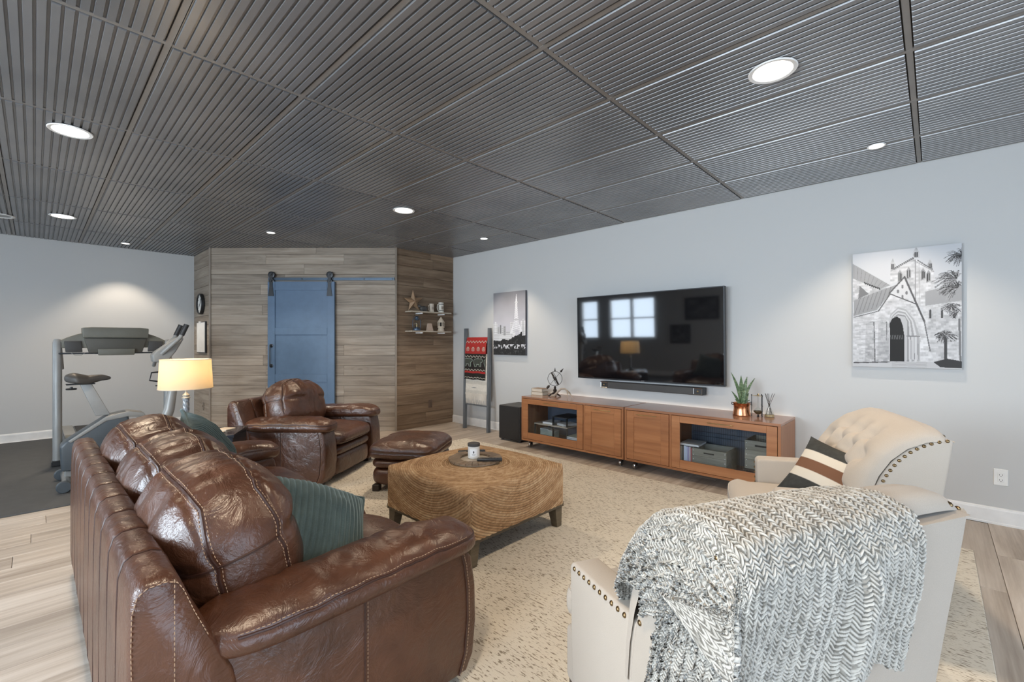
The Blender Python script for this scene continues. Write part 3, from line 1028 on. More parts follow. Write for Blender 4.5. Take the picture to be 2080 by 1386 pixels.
def leather_seat(name, loc, rz, Wd, D, n, label, cat, grp=None, armw=.30, tilt=0.0, cz=.635, first_cush=None):
    t = thing(name, loc, rz, label, cat, grp)
    hw = Wd / 2
    # --- back: profile swept along x with channel seams
    prof = np.array([(.012, .05), (.0, .12), (.0, .40), (.003, .62), (.006, .70), (.016, .735), (.034, .748), (.070, .750), (.090, .742), (.102, .722), (.125, .66), (.165, .57), (.21, .47), (.24, .30), (.24, .05)])
    cen = np.array([.09, .42])
    xs_ = []
    nch = max(2, round(Wd / .20)); cw = Wd / nch
    for k in range(nch):
        for f_ in (0.0, .03, .07, .2, .5, .8, .93, .97): xs_.append(-hw + (k + f_) * cw)
    xs_.append(hw)
    G = []
    for x in xs_:
        ph = ((x + hw) / cw) % 1.0
        dd = min(ph, 1 - ph) * cw
        end = min(hw - abs(x), .03) / .03
        ins = .0065 * math.exp(-(dd / .006) ** 2) + (0.010 * (1 - end) ** 2)
        v = prof - cen
        r = 1 - ins / np.linalg.norm(v, axis=1)
        q = cen + v * r[:, None]
        G.append([(x, a, b) for a, b in q])
    m = MB(); G = np.array(G); m.grid(G)
    N = len(prof)
    m.F.append(tuple(range(N))); m.F.append(tuple((len(xs_) - 1) * N + i for i in range(N))[::-1])
    bo = m.build('back_frame', LE, t, True, 60)
    for k in range(1, nch):
        x = -hw + k * cw
        v = prof - cen; q = cen + v * (1 - .0035 / np.linalg.norm(v, axis=1))[:, None]
        m = MB(); m.tube([(x, a, b) for a, b in q[:11]], .003, 6); m.build('channel_seam', M['welt'], bo)
    for sx in (-1, 1):
        e = prof[2:12]; v = e - cen
        for inset, k_ in ((.012, 0), ):
            q = cen + v * (1 - inset / np.linalg.norm(v, axis=1))[:, None]
            dense = []
            for a, b in zip(q, q[1:]):
                for f_ in np.linspace(0, 1, 8, endpoint=False): dense.append(a + (b - a) * f_)
            stitches('stitching', [(sx * (hw + .0008), a, b) for a, b in dense], M['thread'], bo, .0014)
        stitches('stitching', [(sx * (hw + .0008), .085 + .0 * z, z) for z in np.linspace(.738, .06, 40)], M['thread'], bo, .0014)
    # --- base and front rail
    m = MB(); m.box(-hw + .06, hw - .06, .18, D - .07, .045, .26, .012, seg=2); m.build('base', LE, t)
    # --- arms
    for sx in (-1, 1):
        def panel_fn(P, q): return P
        xo = sx * (hw - .012); xi = sx * (hw - armw + .035)
        out = [(.10, .045), (D - .055, .045), (D - .02, .10), (D - .006, .22), (D - .010, .36), (D - .03, .47), (D - .06, .51), (.18, .53), (.14, .50), (.12, .3)]
        m = MB(); m.prism(out, 0, min(xo, xi), max(xo, xi))
        bm = bmesh.new(); me = m.mesh('tmp', LE); bm.from_mesh(me)
        bmesh.ops.bevel(bm, geom=[e_ for e_ in bm.edges if abs(e_.verts[0].co.x - e_.verts[1].co.x) < 1e-5], offset=.014, segments=3, affect='EDGES', profile=.5)
        bm.to_mesh(me); bm.free(); me.name = 'arm_panel'; me.shade_smooth(); me.set_sharp_from_angle(angle=math.radians(45))
        ap = bpy.data.objects.new('arm_panel', me); COL.objects.link(ap); ap.parent = t
        xf = sx * (hw - .0105)
        for yy in (.545 * D,):
            m = MB(); m.tube([(xf, yy, z) for z in np.linspace(.05, .50, 8)], .0028, 6); m.build('seam', M['welt'], ap)
            stitches('stitching', [(xf + sx * .001, yy + .009, z) for z in np.linspace(.05, .50, 8)], M['thread'], ap, .0012)
        fr = [(D - .085, .05), (D - .058, .12), (D - .045, .24), (D - .047, .36), (D - .06, .45), (D - .075, .50)]
        stitches('stitching', [(xf + sx * .001, a, b) for a, b in fr], M['thread'], ap, .0012)
        m = MB(); m.tube([(xf, a - .010, b) for a, b in fr], .0025, 6); m.build('seam', M['welt'], ap)
        # pad
        y0, y1 = .135, D + .015
        hp = (armw / 2 + .018, (y1 - y0) / 2, .060)

        def pad_fn(P, q, sx=sx, hp=hp):
            P = P.copy(); u, v, w = q[:, 0], q[:, 1], q[:, 2]
            P[:, 2] += .012 * (1 - u * u) * np.clip(w + .2, 0, 1) + .006 * np.sin(v * 2.2 + .4)
            P[:, 2] -= .05 * np.clip(v - .72, 0, 1) ** 1.3 * 1.2
            P[:, 0] += sx * .012 * gauss(w, -.1, .5) * (u * sx > 0)
            g = gauss(w, .30, .10) * (np.abs(u) > .3)
            P[:, 0] -= np.sign(u) * .0025 * g
            b_ = P * np.array([.55, 1, .55])
            wr = ridge(b_, 13, 4 + int(sx)) - .45
            top = np.clip(w + .3, 0, 1)
            P[:, 2] += (wr * .008 + fbm(P, 7, 2, 8) * .008) * top
            P[:, 0] += fbm(P, 6, 2, 12) * .006
            return P
        po, mp = soft('arm_pad', hp, (sx * (hw - armw / 2 + .004), (y0 + y1) / 2, .530), LE, t, 4, 56, pad_fn, e3=(2.9, 5.0, 3.0))
        vv = np.linspace(-1, 1, 130)
        loop = [(sx, v, .34) for v in vv] + [(sx * u, 1.0, .34) for u in np.linspace(.98, -1, 40)]
        Q = mp(np.array(loop)); m = MB(); m.tube(Q, .0038, 6); m.build('piping', M['welt'], po)
        loop2 = [(sx, v, .50) for v in vv]
        Q = mp(np.array(loop2)); Q[:, 0] += sx * .001; stitches('stitching', Q, M['thread'], po, .0014)
    # --- seat cushions and front bands
    inner = Wd - 2 * armw + .03
    cwid = inner / n
    for k in range(n):
        cx_ = -inner / 2 + (k + .5) * cwid

        def sf(P, q, k=k):
            P = P.copy(); u, v, w = q[:, 0], q[:, 1], q[:, 2]
            P[:, 2] += .022 * (1 - u * u) * (1 - v * v) * (w > 0) + (ridge(P + k, 7, k) - .4) * .006 * (w > 0) + fbm(P + k, 5, 2, k) * .010 * (w > 0)
            P[:, 1] += .03 * (1 - w * w) * (v > .5)
            return P
        so, mp = soft('seat_cushion', (cwid / 2 - .001, (D - .20) / 2, .078), (cx_, .20 + (D - .20) / 2 - .01, .385), LE, t, 5, 34, sf, e3=(7, 6, 3.2))
        loop = [(u, 1.0, -.35) for u in np.linspace(-.98, .98, 50)]
        m = MB(); m.tube(mp(np.array(loop)), .0035, 6); m.build('piping', M['welt'], so)
    soft('front_band', (inner / 2, .06, .042), (0, D - .075, .275), LE, t, 4, 20, e3=(9, 2.5, 2.4))
    soft('front_rail', (inner / 2, .06, .095), (0, D - .085, .145), LE, t, 5, 20, e3=(9, 3, 3.5))
    for sx in (-1, 1):
        for yy in (.12, D - .12):
            m = MB(); m.box(sx * (hw - .10) - .035, sx * (hw - .10) + .035, yy - .035, yy + .035, 0, .05, .004); m.build('foot', M['feet'], t, False)
    for k in range(n):
        cx_ = -inner / 2 + (k + .5) * cwid
        back_cushion(t, (cx_ + (.02 if n > 1 else 0), .300, cz), cwid / 2 + .022, 1 + k * 2 + (5 if n == 1 else 0), tilt=tilt)
    return t


leather_seat('leather_sofa', (.135, 2.385, .0), -PI / 2, 2.23, 1.035, 3, 'large brown leather three-seat sofa seen from behind its near arm', 'sofa', armw=.215)
PH = math.radians(214.8)
leather_seat('leather_armchair', (1.62, 4.90, .0125), PH, 1.10, .95, 1, 'wide brown leather armchair in front of the blue sliding door', 'armchair', armw=.235, tilt=.10, cz=.645)

# ottoman
AV = (.82, .57); NV = (.57, -.82)
t = thing('leather_ottoman', (2.36, 3.46, .013), PH, 'brown leather ottoman between the leather armchair and the woven table', None)
t['label'] = 'brown leather ottoman between the leather armchair and the woven table'; t['category'] = 'ottoman'


def of(P, q):
    P = P.copy(); u, v, w = q[:, 0], q[:, 1], q[:, 2]
    P[:, 2] += .035 * (1 - u * u) * (1 - v * v) * (w > 0) + (ridge(P * np.array([1, .5, 1]), 10, 3) - .4) * .010 * (w > 0) * (np.abs(u) > .2) + fbm(P, 6, 2, 4) * .008
    g = gauss(w, .0, .12); P[:, 0] *= 1 - .012 * g; P[:, 1] *= 1 - .012 * g
    return P


o, mp = soft('cushion', (.335, .30, .072), (0, 0, .335), LE, t, 4, 44, of, e3=(7, 7, 2.8))
a = np.linspace(0, 2 * PI, 140)
pr = np.stack([np.cos(a), np.sin(a), np.full_like(a, .0)], 1)
m = MB(); m.tube(mp(pr), .0035, 6); m.build('piping', M['welt'], o)
soft('middle_band', (.315, .28, .05), (0, 0, .235), LE, t, 4, 24, e3=(6, 6, 2.6))
soft('base', (.312, .277, .085), (0, 0, .125), LE, t, 5, 24, e3=(6, 6, 3.2))
for sx in (-1, 1):
    for sy in (-1, 1):
        m = MB(); m.box(sx * .26 - .03, sx * .26 + .03, sy * .225 - .03, sy * .225 + .03, 0, .055, .004); m.build('foot', M['feet'], t, False)

# ------------------------------------------------------------------ teal corduroy cushions


def cord_cushion(loc, rot, label, S=.23, T=.085, ribs=21, nn=190, seed=1):
    t = thing('throw_cushion', loc, 0, label, 'cushion', 'teal corduroy cushions')
    t.rotation_euler = rot
    for side, nm in ((1, 'front_panel'), (-1, 'rear_panel')):
        u = np.linspace(-1, 1, nn); v = np.linspace(-1, 1, nn // 2)
        U, V_ = np.meshgrid(u, v, indexing='ij')
        # pointed corners: sides bow inwards
        X = U * S * (1 - .10 * (1 - V_ ** 2) * np.abs(U) ** 3)
        Y = V_ * S * (1 - .10 * (1 - U ** 2) * np.abs(V_) ** 3)
        prof_ = (1 - np.abs(U) ** 2.6) ** .62 * (1 - np.abs(V_) ** 2.6) ** .62
        P3 = np.stack([X, Y, X * 0], -1).reshape(-1, 3)
        wr = fbm(P3 + seed, 8, 3, seed).reshape(U.shape) * .020
        rib = np.abs(np.cos(U * ribs * PI / 2)) ** .7 * .0075
        Z = side * (prof_ * (T + wr) + rib * np.minimum(1, prof_ * 4))
        # one corner slumps
        Z = Z + .05 * (U ** 2) * np.sign(side) * 0 - .035 * np.clip(U + V_ - .8, 0, 2) ** 1.2
        fastgrid(nm, np.stack([X, Y, Z], -1), M['teal'], t, flip=side < 0)
    # rolled seam along the rim
    rim = []
    for s_ in np.linspace(-1, 1, 40): rim.append((s_, -1))
    for s_ in np.linspace(-1, 1, 40)[1:]: rim.append((1, s_))
    for s_ in np.linspace(1, -1, 40)[1:]: rim.append((s_, 1))
    for s_ in np.linspace(1, -1, 40)[1:-1]: rim.append((-1, s_))
    pts = [(a * S * (1 - .10 * (1 - b * b) * abs(a) ** 3), b * S * (1 - .10 * (1 - a * a) * abs(b) ** 3), -.035 * max(a + b - .8, 0) ** 1.2) for a, b in rim]
    m = MB(); m.tube(pts, .009, 8, closed=True); m.build('edge_roll', M['teal'], t, True, 180)
    return t


def orient(n, spin=0.0, up=(0, 0, 1)):
    n = Vector(n).normalized(); u = Vector(up); u = (u - n * u.dot(n)).normalized(); x = u.cross(n)
    R_ = Matrix((x, u, n)).transposed()
    return (R_ @ Matrix.Rotation(spin, 3, 'Z')).to_euler()


cord_cushion((.70, 1.69, .575), orient((.10, -.66, .72), math.radians(-30)), 'teal corduroy cushion at the near end of the sofa, against the near arm', S=.222, T=.105, seed=2)
cord_cushion((.68, 3.00, .672), orient((.75, -.35, .45), math.radians(18)), 'teal corduroy cushion at the far end of the sofa, below the lamp', S=.215, T=.08, seed=5)

# ------------------------------------------------------------------ woven coffee table
TC = (2.09, 2.31)
t = thing('woven_coffee_table', (TC[0], TC[1], .0125), 0, 'square coffee table wrapped in coiled brown rope on short dark legs', 'coffee table')
A = .435; H0, H1 = .165, .425
m = MB(); m.box(-A + .004, A - .004, -A + .004, A - .004, .135, .168, .003); m.build('frame', M['taupe_wood'], t, False)
for sx in (-1, 1):
    for sy in (-1, 1):
        m = MB()
        a_, b_ = .036, .024
        cx_, cy_ = sx * (A - .05), sy * (A - .05)
        ox, oy = sx * .010, sy * .010
        V = [(cx_ + dx * b_ + ox, cy_ + dy * b_ + oy, 0) for dx, dy in ((-1, -1), (1, -1), (1, 1), (-1, 1))] + [(cx_ + dx * a_, cy_ + dy * a_, .136) for dx, dy in ((-1, -1), (1, -1), (1, 1), (-1, 1))]
        m.add(V, [(3, 2, 1, 0), (4, 5, 6, 7), (0, 1, 5, 4), (1, 2, 6, 5), (2, 3, 7, 6), (3, 0, 4, 7)])
        m.build('leg', M['taupe_wood'], t, False)
# rope surface: polar-ish square grid; d = unfolded radius
st = .0042
hside = H1 - H0
ntop = int(A / st); nsd = int(hside / st)
par = np.concatenate([np.linspace(0, A, ntop), A + np.linspace(0, hside, nsd)[1:]])   # distance from centre outward then down
par = np.concatenate([-par[::-1], par[1:]])
Uq, Vq = np.meshgrid(par, par, indexing='ij')
aU, aV = np.abs(Uq), np.abs(Vq)
keep = ~((aU > A + 1e-9) & (aV > A + 1e-9))
RC = .035  # edge rounding


def fold(p):
    s_ = np.sign(p); a_ = np.abs(p)
    k = np.clip((a_ - (A - RC)) / (RC * 2), 0, 1)        # rounded corner zone, arc length ~ 2*RC
    ang = k * PI / 2
    hor = np.where(a_ < A - RC, a_, (A - RC) + RC * 1.1 * np.sin(ang))
    ver = np.where(a_ < A - RC, 0, np.where(a_ < A + RC, RC * 1.1 * (1 - np.cos(ang)), RC * 1.1 + (a_ - A - RC)))
    return s_ * hor, ver, s_ * np.sin(ang), np.cos(ang)


hx_, vx_, nx_, cx1 = fold(Uq); hy_, vy_, ny_, cy1 = fold(Vq)
Z = H1 - np.maximum(vx_, vy_) * 1.0 + .018 * np.clip(1 - (Uq ** 2 + Vq ** 2) / .3, 0, 1)
# rounded vertical corners
kU = np.clip((aU - (A - RC)) / (2 * RC), 0, 1); kV = np.clip((aV - (A - RC)) / (2 * RC), 0, 1)
EA = A + RC * .1
X3 = hx_ * (1 - kV) + np.where(aU > A, hx_, Uq * EA / A) * kV
Y3 = hy_ * (1 - kU) + np.where(aV > A, hy_, Vq * EA / A) * kU
both = np.maximum(0, np.abs(X3) - (A - .07)); both2 = np.maximum(0, np.abs(Y3) - (A - .07))
rr_ = np.sqrt(both ** 2 + both2 ** 2); over = (both > 0) & (both2 > 0)
lim = .078
sc_ = np.where(over & (rr_ > lim * .98), lim * .98 / np.maximum(rr_, 1e-6), 1)
X3 = np.where(over, np.sign(X3) * ((A - .07) + both * sc_), X3); Y3 = np.where(over, np.sign(Y3) * ((A - .07) + both2 * sc_), Y3)
RAD = np.sqrt(Uq ** 2 + Vq ** 2)
THE = np.arctan2(Vq, Uq)
# coil slightly off-round
RADn = RAD + .004 * np.sin(3 * THE + 1) + .006 * fbm(np.stack([Uq, Vq, Uq * 0], -1).reshape(-1, 3), 4, 2, 3).reshape(RAD.shape)
PR = .0145
ring = RADn / PR
ri = np.floor(ring); rf = ring - ri
strand = np.sqrt(np.clip(1 - (2 * rf - 1) ** 2, 0, 1))
br = THE * (ri + .5) * PR / .016 + ri * .37 + (rf - .5) * 1.1
brf = br - np.floor(br)
lump = np.sqrt(np.clip(1 - (2 * brf - 1) ** 2, 0, 1))
hgt = strand * (.68 + .32 * lump)
kc = np.clip((np.minimum(aU, aV) - (A - .008)) / .008, 0, 1)
hgt = hgt * (1 - kc) + .55 * kc
rn = np.maximum(rr_, 1e-6)
ncx = np.where(over, np.sign(X3) * both / rn, np.where(aU > A, nx_, nx_ * 1.0)); ncy = np.where(over, np.sign(Y3) * both2 / rn, ny_)
side_ = np.maximum(kU, kV)
nv = np.stack([np.where(over, ncx * side_, nx_ * (1 - kV * (kU < 1))), np.where(over, ncy * side_, ny_ * (1 - kU * (kV < 1))), np.minimum(cx1, cy1)], -1)
nv /= np.maximum(np.linalg.norm(nv, axis=-1, keepdims=True), 1e-6)
Pg = np.stack([X3, Y3, Z], -1) + nv * (hgt * .0100)[..., None]
hsh = (np.sin(ri * 12.9898 + np.floor(br) * 78.233) * 43758.5453) % 1
hs2 = (np.sin(ri * 3.17 + 1.1) * 9173.13) % 1
c_d = np.array([.17, .09, .045]); c_m = np.array([.43, .26, .135]); c_l = np.array([.68, .49, .30])
mixv = np.clip(.22 + .30 * hsh + .34 * hs2 + .25 * fbm(np.stack([Uq, Vq, Uq * 0], -1).reshape(-1, 3), 9, 3, 31).reshape(RAD.shape), 0, 1)[..., None]
shade_ = (.30 + .70 * strand ** .8)[..., None]  # groove shade between the coils, multiplied into the vertex colour
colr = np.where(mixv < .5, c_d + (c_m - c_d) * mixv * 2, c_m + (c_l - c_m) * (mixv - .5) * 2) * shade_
# mesh with hole cells dropped
mq, nq = Uq.shape
idx = np.arange(mq * nq).reshape(mq, nq)
kq = keep[:-1, :-1] & keep[1:, :-1] & keep[1:, 1:] & keep[:-1, 1:]
q4 = np.stack([idx[:-1, :-1][kq], idx[1:, :-1][kq], idx[1:, 1:][kq], idx[:-1, 1:][kq]], 1)
used = np.unique(q4); remap = np.full(mq * nq, -1); remap[used] = np.arange(len(used)); q4 = remap[q4]
me = bpy.data.meshes.new('rope_coil')
me.vertices.add(len(used)); me.vertices.foreach_set('co', Pg.reshape(-1, 3)[used].ravel().astype(np.float32))
me.loops.add(q4.size); me.loops.foreach_set('vertex_index', q4.ravel().astype(np.int32))
me.polygons.add(len(q4)); me.polygons.foreach_set('loop_start', np.arange(0, q4.size, 4, dtype=np.int32)); me.polygons.foreach_set('loop_total', np.full(len(q4), 4, dtype=np.int32))
me.update(calc_edges=True)
ca = me.color_attributes.new('Col', 'FLOAT_COLOR', 'POINT')
c4 = np.ones((len(used), 4), np.float32); c4[:, :3] = colr.reshape(-1, 3)[used]; ca.data.foreach_set('color', c4.ravel())
me.materials.append(M['rope']); me.shade_smooth()
o = bpy.data.objects.new('rope_coil', me); COL.objects.link(o); o.parent = t
m = MB(); m.box(-A + .03, A - .03, -A + .03, A - .03, .166, H1 - .02, .02); m.build('core', M['feet'], t, False)
TTOP = H1 + .0125 + .018 + .0115

# tray ring, candle, remotes
t = thing('wooden_tray', (2.10, 2.33, TTOP), 0, 'round rustic dark wood ring tray on the woven table', 'tray')
m = MB(); m.lathe([(.02, 0), (.175, 0), (.178, .006), (.02, .006)], n=48); m.build('base', M['shelfwood'], t)
seg = 26
for k in range(seg):
    a0, a1 = 2 * PI * k / seg + .01, 2 * PI * (k + 1) / seg - .006
    ro = .182 + random.uniform(-.003, .004); ri_ = .108 + random.uniform(-.006, .006); z1 = .018 + random.uniform(-.003, .003)
    m = MB()
    V = [(r * math.cos(a_), r * math.sin(a_), z) for z in (.0062, z1) for r in (ri_, ro) for a_ in (a0, (a0 + a1) / 2, a1)]
    m.add(V, [(0, 1, 4, 3), (1, 2, 5, 4), (6, 9, 10, 7), (7, 10, 11, 8), (3, 4, 10, 9), (4, 5, 11, 10), (0, 6, 7, 1), (1, 7, 8, 2), (0, 3, 9, 6), (2, 8, 11, 5)])
    m.build('rim_block', M['oak'], t, False)
t = thing('jar_candle', (2.115, 2.36, TTOP + .0065), math.radians(-133), 'white candle jar with dark lid on the round tray', 'candle')
m = MB(); m.lathe([(.036, 0), (.041, .004), (.041, .082), (.038, .086)], n=36); m.build('jar', M['candle_white'], t)
m = MB(); m.lathe([(.042, .084), (.043, .088), (.043, .102), (.040, .105)], n=36); m.build('lid', M['charcoal'], t)
G = np.array([[(.0416 * math.cos(a), .0416 * math.sin(a), z) for z in np.linspace(.018, .068, 30)] for a in np.linspace(-.65, .65, 40)])
cc = np.ones((40, 30, 3)) * .80
yy, zz = np.meshgrid(np.linspace(-1, 1, 40), np.linspace(0, 1, 30), indexing='ij')
cc[((yy / .16) ** 2 + ((zz - .6) / .18) ** 2) < 1] = .05
cc[(np.abs(yy) < .45) & (np.abs(zz - .25) < .035)] = .35
cc[(np.abs(yy) < .30) & (np.abs(zz - .13) < .025)] = .35
fastgrid('paper_label', G, M['vcol'], t, cc)
for i, (x, y, rz, L, lab) in enumerate([(2.10, 2.185, 2.3, .085, 'black remote lying on the near side of the round tray'), (2.22, 2.50, 2.50, .10, 'long black remote on the woven table behind the candle')]):
    z = TTOP + (.020 if i == 0 else 0.0)
    t = thing('remote_control', (x, y, z), rz, lab, 'remote', 'remotes on the woven table')
    m = MB(); m.box(-L, L, -.021, .021, 0, .018, .006, seg=2); m.build('body', M['black'], t)
    for k in range(6):
        m = MB(); m.box(-L * .7 + k * L * .24, -L * .7 + k * L * .24 + .009, -.009, .009, .0175, .0195); m.build('button', M['charcoal'], t, False)

# ------------------------------------------------------------------ rug and gym mat


def m_rug():
    t = NT('woven_rug')
    sep = []
    v = t.coords((120, 26, 1)); n1 = t.noise(v, 1.0, 2, .7, .3)
    v2 = t.coords((9, 5, 1)); n2 = t.noise(v2, 1.0, 3, .6)
    v3 = t.coords((260, 60, 1)); n3 = t.noise(v3, 1.0, 1, .5)
    a = t.n('ShaderNodeMath', operation='MULTIPLY_ADD'); t.l(n2, a.inputs[0]); a.inputs[1].default_value = .22; t.l(n1, a.inputs[2])
    b_ = t.n('ShaderNodeMath', operation='MULTIPLY_ADD'); t.l(n3, b_.inputs[0]); b_.inputs[1].default_value = .10; t.l(a.outputs[0], b_.inputs[2])
    c = t.ramp(b_.outputs[0], [(.715, (.68, .625, .53)), (.75, (.50, .44, .355)), (.80, (.27, .225, .17))])
    t.l(c, t.b.inputs['Base Color']); t.b.inputs['Roughness'].default_value = .95; t.b.inputs['Specular IOR Level'].default_value = .1
    t.bump(n3, .5, .003)
    return t.m


M['rug'] = m_rug()
t = thing('area_rug', (2.50, 2.20, 0), 0, 'large cream area rug with short dark dashes under the seating', 'rug')
m = MB(); m.box(-1.44, 1.44, -2.37, 2.37, .0005, .011, .003); m.build('woven_pile', M['rug'], t, False)
m = MB(); m.tube([(-1.44, -2.37, .005), (1.44, -2.37, .005), (1.44, 2.37, .005), (-1.44, 2.37, .005)], .0042, 6, closed=True); m.build('bound_edge', plain('rug_binding', (.42, .36, .28), .9), t)
t = thing('gym_mat', (-.80, 6.76, 0), 0, 'dark grey rubber gym mat under the exercise machines', 'mat')
for k, (a, b_) in enumerate(((-2.3, -.0015), (.0015, 2.3))):
    m = MB(); m.box(a, b_, -1.80, 1.80, .0005, .012, .003); m.build('mat_panel', M['mat'], t, False)

# ------------------------------------------------------------------ media console (two units on casters)
CX0, CX1 = 4.10, 4.60
CZ0, CZ1 = .092, .628


def console(yc, label, glass_first):
    """front faces -x; local y runs along the wall"""
    L = 1.394
    t = thing('media_cabinet', (CX0, yc, .0), 0, label, 'cabinet', 'media cabinets under the television')
    D = CX1 - CX0; h = L / 2
    m = MB(); m.box(-.0, D, -h, h, CZ1 - .022, CZ1, .002); m.build('top', M['cherry_top'], t, False)
    for s_ in (-1, 1):
        m = MB(); m.box(.0, D, s_ * (h - .011) - .011, s_ * (h - .011) + .011, CZ0, CZ1 - .0225, .001); m.build('side', M['cherry_v'], t, False)
    m = MB(); m.box(.0, D, -h + .0225, h - .0225, CZ0, CZ0 + .022, .001); m.build('bottom', M['cherry'], t, False)
    m = MB(); m.box(D - .012, D - .004, -h + .0225, h - .0225, CZ0 + .0225, CZ1 - .0225); m.build('back_panel', M['slate_back'], t, False)
    # divider
    sg = 1 if glass_first else -1
    yd = -sg * (h - .478)
    m = MB(); m.box(.002, D - .013, yd - .010, yd + .010, CZ0 + .0225, CZ1 - .0225, .001); m.build('divider', M['cherry_v'], t, False)
    zb, zt = CZ0 + .026, CZ1 - .026
    # doors: glass and panel
    for kind in ('glass', 'panel'):
        if kind == 'glass': ya, yb = sorted((yd + sg * .014, sg * (h - .026)))
        else: ya, yb = sorted((yd - sg * .014, -sg * (h - .026)))
        dr = bpy.data.objects.new('tmp', None)
        fw = .078
        m = MB()
        m.box(-.004, .016, ya, ya + fw, zb, zt, .0015); m.box(-.004, .016, yb - fw, yb, zb, zt, .0015)
        m.box(-.004, .016, ya + fw + .0005, yb - fw - .0005, zt - .060, zt, .0015); m.box(-.004, .016, ya + fw + .0005, yb - fw - .0005, zb, zb + fw, .0015)
        d = m.build('glass_door' if kind == 'glass' else 'panel_door', M['cherry'], t, False)
        m = MB(); m.box(.004, .009, ya + fw - .006, yb - fw + .006, zb + fw - .006, zt - .054)
        if kind == 'glass': m.build('glass_pane', M['door_glass'], d, False)
        else: m.build('inset_panel', M['cherry'], d, False)
        yc_ = (ya + yb) / 2; hl = .105
        m = MB(); m.tube([(-.020, yc_ - hl, zt - .030), (-.024, yc_ - hl + .012, zt - .030), (-.024, yc_ + hl - .012, zt - .030), (-.020, yc_ + hl, zt - .030)], .0042, 8)
        for s_ in (-1, 1): m.tube([(-.004, yc_ + s_ * (hl - .02), zt - .030), (-.024, yc_ + s_ * (hl - .02), zt - .030)], .004, 8)
        m.build('bar_handle', M['brass'], d)
    for sx in (.09, D - .08):
        for s_ in (-1, 1):
            y = s_ * (h - .075)
            m = MB(); m.box(sx - .018, sx + .018, y - .018, y + .018, .080, CZ0 - .0005)
            m.prism([(sx - .016, .080), (sx + .016, .080), (sx + .010, .035), (sx - .004, .035)], 1, y - .016, y - .013)
            m.prism([(sx - .016, .080), (sx + .016, .080), (sx + .010, .035), (sx - .004, .035)], 1, y + .013, y + .016)
            c = m.build('caster', M['black_metal'], t, False)
            m = MB(); m.lathe([(.012, -.010), (.031, -.011), (.034, -.006), (.034, .006), (.031, .011), (.012, .010)], n=28, M=Matrix.Translation((sx - .004, y, .0345)) @ Matrix.Rotation(PI / 2, 4, 'X')); m.build('wheel', M['steel'], c)
    return t


YA, YB = 3.004, 1.598
console(YA, 'left cherry-wood media cabinet with glass door at its far end', True)
console(YB, 'right cherry-wood media cabinet with glass door at its near end', False)
CT = CZ1 + .0006
# inside the far cabinet: metal-legged shelf with papers, magazines
IZ = CZ0 + .0226
t = thing('inner_shelf', (4.36, 3.30, IZ), 0, 'small dark metal-legged shelf inside the far glass door', 'shelf')
m = MB(); m.box(-.14, .18, -.20, .30, .17, .185, .002); m.build('lower_board', M['shelfwood'], t, False)
m = MB(); m.box(-.14, .18, -.20, .02, .285, .295, .002); m.build('upper_board', M['charcoal'], t, False)
for (x, y, z) in ((-.13, -.19, .284), (-.13, .29, .169), (.17, -.19, .284), (.17, .29, .169), (-.13, .01, .284)):
    m = MB(); m.box(x - .009, x + .009, y - .009, y + .009, 0, z, .001); m.build('leg', M['black_metal'], t, False)
for k, (x, y, z, rz, lab) in enumerate([(4.34, 3.42, IZ + .1855, .3, 'loose white papers on the lower board inside the far cabinet'), (4.36, 3.20, IZ + .1855, -.2, 'paper stack under the upper board inside the far cabinet')]):
    t = thing('paper_stack', (x, y, z), rz, lab, 'papers')
    for j in range(4):
        m = MB(); m.box(-.10, .10, -.07, .07, j * .006, j * .006 + .0055); o = m.build('sheet_bundle', M['paper'], t, False); o.rotation_euler = (0, 0, random.uniform(-.2, .2))
mags = [M['paper'], plain('mag_grey', (.45, .45, .42), .5), plain('mag_green', (.35, .40, .34), .5), plain('mag_red', (.45, .30, .27), .5)]
for k in range(7):
    t = thing('magazine', (4.27, 2.965, IZ + k * .0145), random.uniform(-.12, .12), ['bottom', 'second', 'third', 'fourth', 'fifth', 'sixth', 'topmost'][k] + ' magazine of the stack inside the far glass door, counted upwards', 'magazine', 'magazines stacked inside the far cabinet')
    m = MB(); m.box(-.105, .105, -.10, .10, .001, .0125, .001); m.build('pages', M['paper'], t, False)
    m = MB(); m.box(-.107, .107, -.102, .102, .0128, .0137); m.build('cover', mags[k % 4], t, False)
for k, (x, y, s_, lab) in enumerate([(4.34, 3.50, .06, 'small pale box on the floor of the far cabinet, left one'), (4.30, 3.36, .05, 'small pale box on the floor of the far cabinet, right one')]):
    t = thing('small_box', (x, y, IZ), .1, lab, 'box')
    m = MB(); m.box(-.05, .05, -s_, s_, 0, .10, .002); m.build('carton', mags[2], t, False)
    m = MB(); m.box(-.052, .052, -s_ - .002, s_ + .002, .1002, .115, .002); m.build('lid', mags[1], t, False)


